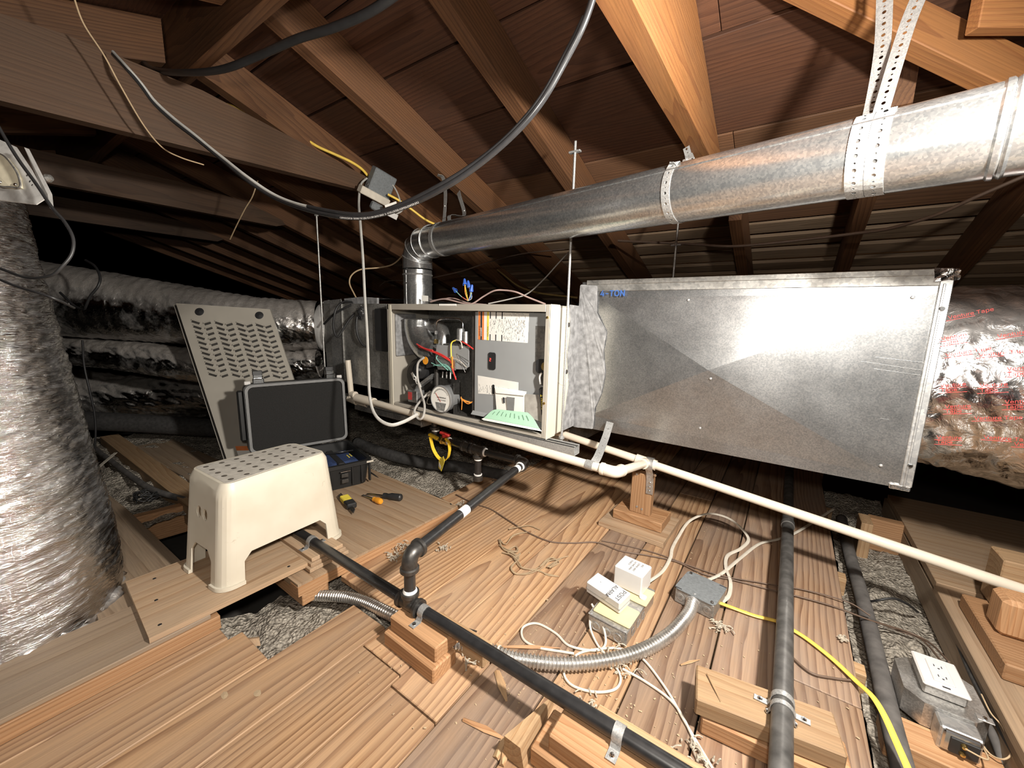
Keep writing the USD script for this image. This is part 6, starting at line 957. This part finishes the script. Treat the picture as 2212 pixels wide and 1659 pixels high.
for p in ((-1.127, 0.1222, 1.0221), (-1.1176, 0.1232, 1.011), (-1.112, 0.1246, 1.0045), (-1.1174, 0.1219, 1.0038), (-1.1144, 0.1214, 0.9972), (-1.108, 0.1228, 0.9921), (-1.1134, 0.12, 0.9907), (-1.12, 0.1156, 0.9883), (-1.1136, 0.1171, 0.9832), (-1.1486, 0.0984, 0.9881), (-1.1686, 0.0918, 0.9985)): hl.append(obb(np.array(p), (.0011, .0019, .0018), np.stack([nrm(np.cross((.3, 0, 1), n_)), np.cross(n_, nrm(np.cross((.3, 0, 1), n_))), n_]), .0003))
obj('perforation', cat_(*hl), 'rubber_black', bp, kind='stuff')
obj('side_bar', hull(np.vstack([np.array([(-1.1174, 0.1219, 1.0663), (-1.1098, 0.1265, 1.0634), (-1.0437, 0.1365, 0.9832), (-1.0391, 0.135, 0.9603), (-1.0441, 0.1314, 0.9602), (-1.05, 0.132, 0.983)]), np.array([(-1.1216, 0.1223, 1.0673), (-1.1141, 0.127, 1.0644), (-1.0477, 0.137, 0.9839), (-1.0431, 0.1355, 0.9609), (-1.0482, 0.1319, 0.9608), (-1.0541, 0.1326, 0.9838)])])), 'pale_plate', bp); obj('knob', lathe([(0, .006), (.005, .005), (.007, 0), (.006, -.003)], (-1.1105, 0.1433, 1.0214), (.6, .5, .2), 14), 'galv_dull', bp)
hang('black_lead', 'dark lead curling off the right side of the silver duct column', [(-1.1589, 0.1006, 1.1029), (-1.1451, 0.1054, 1.0797), (-1.1141, 0.1129, 1.0431), (-1.0665, 0.1237, 0.9979), (-1.0252, 0.1313, 0.9592), (-0.9889, 0.1383, 0.9334), (-0.9668, 0.1416, 0.9069), (-0.9578, 0.1362, 0.8819), (-0.9597, 0.1242, 0.8613), (-0.973, 0.1119, 0.8464), (-1.0109, 0.0911, 0.8423), (-1.0751, 0.0691, 0.8571)], .0024, 'rubber_black', 'cable', 140)
hang('black_lead', 'second dark lead lying across the front of the silver duct column', [(-1.0621, 0.0619, 0.8413), (-1.013, 0.0801, 0.8271), (-0.9735, 0.099, 0.817), (-0.9722, 0.1172, 0.8071), (-1.0932, 0.1477, 0.7961)], .0020, 'rubber_black', 'cable', 60)
hang('black_lead', 'black lead kinked over the fat silver flexible duct', [(-2.541, 0.3998, 0.9956), (-2.476, 0.4147, 0.9689), (-2.424, 0.4166, 0.9231), (-2.4115, 0.4049, 0.8838), (-2.4336, 0.3806, 0.8408), (-2.4581, 0.368, 0.802), (-2.4952, 0.3636, 0.7861), (-2.5593, 0.3469, 0.8008), (-2.6454, 0.323, 0.8552)], .0048, 'rubber_black', 'cable', 90)
hang('black_lead', 'dark lead dangling below the thin silver duct to the insulation at left', [(-2.6292, 0.3653, 0.6466), (-2.6379, 0.3598, 0.5302), (-2.6292, 0.3639, 0.4011), (-2.6275, 0.3669, 0.2904), (-2.6272, 0.3567, 0.1803), (-2.6393, 0.3376, 0.0687), (-2.6202, 0.3122, 0.0012)], .004, 'rubber_black', 'cable', 70)
hang('grey_cable', 'grey cable lying over the insulation to the left of the stool', [(-3.5883, 0.422, 0.03), (-3.231, 0.4234, 0), (-2.8434, 0.438, -0.01), (-2.5371, 0.4465, -0.01), (-2.28, 0.4627, -0.01), (-2.0494, 0.5144, -0.01)], .013, 'dusty_pipe', 'cable', 60)
hang('white_cable', 'short pale cable curling in the dark bay left of the stool', [(-2.6512, 0.5407, -0.02), (-2.5168, 0.5367, -0.01), (-2.4251, 0.5351, -0.01), (-2.324, 0.5113, -0.01), (-2.2454, 0.5052, -0.02)], .005, 'white_cable', 'cable', 40)
cq = thing('wire_bundle', 'tangled coil of black wire on the insulation left of the stool', 'wire bundle', (-2.254, 0.4358, -0.03)); c0 = np.array((-2.2404, 0.4331, -0.025))
for k in range(7): obj('wire', tube(spl([c0+[.05*math.cos(q*1.0+k)*RR.uniform(.6, 1.1), .05*math.sin(q+k)*RR.uniform(.6, 1.1), .012+.012*math.sin(2*q+k)] for q in np.linspace(0, 5.6, 9)], 50), .0026, 6), 'rubber_black', cq, smooth=60)
tag(obj('paper_strip', beam((-2.7551, 0.3474, -0.01), (-2.9638, 0.4713, 0.01), .016, .004), 'white_cable'), 'pale folded strip lying on the insulation left of the stool', 'strip')
tag(obj('black_duct', tube(spl([(-2.0772, 1.3602, 0.03), (-1.9201, 1.3448, 0.03), (-1.7127, 1.3435, 0.03), (-1.498, 1.3812, 0.03), (-1.32, 1.4725, 0.02), (-1.0745, 1.543, 0.01)], 60), .030, 18), 'dust_black', smooth=True), 'dark foam covered pipe lying on the insulation under the furnace', 'pipe')
hang('black_lead', 'thin black lead along the far edge of the plywood sheet', [(-1.5845, 1.1049, 0.045), (-1.4724, 1.0988, 0.03), (-1.414, 1.1519, 0), (-1.3295, 1.1671, 0), (-1.2216, 1.1788, 0), (-1.054, 1.1066, 0.04)], .003, 'rubber_black', 'cable', 60)
# ================================================================ litter on the boards
ty = thing('twine_tangle', 'unravelled tan twine tangle lying on the boards beside the gas pipe', 'string', (-0.6882, 1.0844, 0.004))
for pts in ([(-0.7942, 1.149, 0.005), (-0.768, 1.1794, 0.008), (-0.743, 1.216, 0.006), (-0.6987, 1.2119, 0.004)], [(-0.7283, 1.1767, 0.004), (-0.7552, 1.1236, 0.006), (-0.7441, 1.0559, 0.006), (-0.7821, 1.0683, 0.004), (-0.7354, 1.0247, 0.007), (-0.6895, 1.0234, 0.008), (-0.6614, 1.0156, 0.006), (-0.6513, 0.9609, 0.006), (-0.6204, 0.9422, 0.005), (-0.5939, 0.9679, 0.005), (-0.5738, 1.0194, 0.006), (-0.5719, 1.061, 0.006), (-0.557, 1.0812, 0.008), (-0.5361, 1.1242, 0.004)],
            [(-0.7565, 1.0396, 0.004), (-0.716, 1.0251, 0.009), (-0.6854, 1.0454, 0.007), (-0.708, 1.0612, 0.008), (-0.7117, 1.0274, 0.006), (-0.6717, 1.0085, 0.009), (-0.6699, 1.0422, 0.006), (-0.6611, 0.9934, 0.006)], [(-0.722, 1.0066, 0.004), (-0.6839, 1.0071, 0.01), (-0.6496, 0.9927, 0.006), (-0.6176, 0.9774, 0.006), (-0.5785, 0.9987, 0.004), (-0.5432, 1.0022, 0.004), (-0.5108, 1.0124, 0.004)], [(-0.577, 1.0187, 0.01), (-0.5703, 1.0731, 0.012), (-0.5437, 1.0728, 0.006), (-0.5531, 1.0278, 0.01), (-0.5435, 1.1049, 0.006)]):
    for s_ in (0, 1): obj('strand', tube(spl(np.array(pts)+RNG.uniform(-.004, .004, (len(pts), 3))*[1, 1, .3], 60), .0017, 6), 'pale_twine', ty, smooth=60)
def sliver(label, a, b, w, h, mt='stud_wood', cat='wood splinter'):
    a, b = np.asarray(a, float), np.asarray(b, float); A = frame(b-a, Z_); L = np.linalg.norm(b-a)
    m = hull([a+A[1]*w*.5, a-A[1]*w*.3, a+A[2]*h, b+A[1]*w*.1, b-A[1]*w*.15, b+A[2]*h*.3, (a+b)/2+A[1]*w*.6+A[2]*h, (a+b)/2-A[1]*w*.5]); tag(obj('wood_splinter', m, mt, grain=(a, A[0], A[1])), label, cat)
sliver('orange splinter lying across the boards left of the gas pipe blocks at bottom', (-0.4491, 0.504, 0.003), (-0.3524, 0.5246, 0.004), .010, .004); sliver('flat pale splinter in the broken board gap at bottom centre', (-0.3524, 0.4868, 0.002), (-0.3555, 0.5446, 0.003), .016, .006, 'pale_wood')
sliver('second pale splinter in the broken board gap at bottom centre', (-0.3367, 0.4841, 0.002), (-0.3486, 0.5223, 0.004), .012, .006, 'pale_wood'); sliver('long red-brown splinter under the white cord loop', (-0.4903, 0.6924, 0.004), (-0.3722, 0.7737, 0.006), .007, .004)
sliver('dark splinter pointing down from the ribbed conduit', (-0.4623, 0.6313, 0.003), (-0.4004, 0.5867, 0.004), .016, .004, 'pale_wood'); sliver('yellow straw sliver right of the ribbed conduit', (-0.1241, 0.9006, 0.003), (-0.0897, 0.9438, 0.004), .005, .003, 'pale_wood'); sliver('yellow straw sliver on the block under the dark steel pipe', (-0.0628, 0.8251, 0.08), (-0.0295, 0.7753, 0.0795), .003, .002, 'pale_wood')
tag(obj('cardboard_scrap', hull([(-1.0996, 0.3355, -0.045), (-1.0541, 0.3825, -0.045), (-1.0194, 0.3711, -0.045), (-1.052, 0.3407, -0.043), (-1.082, 0.3317, -0.038), (-1.0417, 0.3777, -0.039)]), 'ply_wood', grain=((-.95, .36, 0), X_, Y_)), 'tan scrap of wood lying on the insulation in the floor hole', 'wood scrap')
def clump(label, c, r, n=26):
    t = thing('fluff_clump', label, 'lint', c); c = np.asarray(c, float); ms = []
    for _ in range(n):
        a = c+np.array([RR.gauss(0, r*.6), RR.gauss(0, r*.6), abs(RR.gauss(0, r*.15))+.002]); d_ = np.array([RR.uniform(-1, 1), RR.uniform(-1, 1), RR.uniform(-.1, .5)])*r*.6
        ms.append(tube(spl([a, a+d_*.5+[0, 0, r*.12], a+d_], 6), .0016, 4)); ms.append(trimesh.creation.icosphere(0, RR.uniform(.0015, .004)).apply_translation(a))
    obj('fibres', cat_(*ms), 'fluff', t, kind='stuff')
for lab, c, r in (('tan lint clump under the gas pipe elbow', (-1.0096, 0.8303, 0), .030), ('tan lint clump at the plywood edge left of the gas riser', (-0.9981, 0.7719, 0), .022), ('small lint clump right of the gas pipe elbow', (-0.9045, 0.9102, 0), .018), ('grey lint behind the gas pipe tee blocks, by the conduit', (-0.5285, 0.6247, 0), .030), ('lint clump on the plywood corner beside the gas pipe', (-1.0592, 1.168, 0.01), .022), ('sawdust clump below the ribbed conduit', (-0.2426, 0.8122, 0), .034), ('sawdust clump above the bottom centre gas pipe blocks', (-0.2575, 0.6772, 0), .020), ('lint caught in the board gap right of the conduit', (-0.0603, 1.0863, -0), .022), ('lint by the right ends of the lower right blocks', (-0.0567, 0.7041, 0), .03), ('pale crumb of lint at the floor edge by the dusty pipe', (0.1976, 1.2331, 0.002), .010)): clump(lab, c, r)
sd_ = thing('wood_dust', 'pale sawdust flakes scattered on the boards', 'sawdust', (0, 0, 0), kind='stuff'); fl_ = []
for _ in range(550):
    if RR.random() < .55: x, y = RR.gauss(-.25, .16), RR.gauss(.78, .14)
    else: x, y = RR.uniform(-.75, .2), RR.uniform(.42, 1.7)
    s_ = RR.uniform(.0005, .0016); fl_.append(obb((x, y, .0012+s_*.3), (s_*RR.uniform(.8, 2.4), s_, s_*.4), frame((math.cos(x*999), math.sin(x*999), .1), Z_), .0002))
obj('flakes', cat_(*fl_), 'dust_flake', sd_, kind='stuff')
for k, p in enumerate(((-0.888, 0.2487, 0.001), (-0.8377, 0.2908, 0.001))): tag(obj('paint_fleck', hull([np.array(p)+[.012*math.cos(a)*RR.uniform(.6, 1), .009*math.sin(a)*RR.uniform(.6, 1), 0] for a in np.linspace(0, 5.6, 9)]+[np.array(p)+[0, 0, .0012]]), 'pale_twine'), ('whiter', 'fainter, right-hand')[k]+' paint fleck on the boards at lower left', 'paint fleck')
for k, (p, lab) in enumerate((((-0.2088, 0.6624, 0.0785), 'a'), )): pass
nl = thing('nail', 'bent nail lying on the board right of the gas pipe tee', 'nail', (-0.6102, 0.6832, 0.003)); obj('shank', rod((-0.6252, 0.6784, 0.004), (-0.5718, 0.6931, 0.004), .0016, 8), 'cast_iron', nl); obj('head', lathe([(0, 0), (.004, 0), (.004, .0015), (0, .0015)], (-0.6271, 0.6787, 0.0042), nrm(np.array((-0.5718, 0.6931, 0.004))-(-0.6252, 0.6784, 0.004)), 10), 'cast_iron', nl)
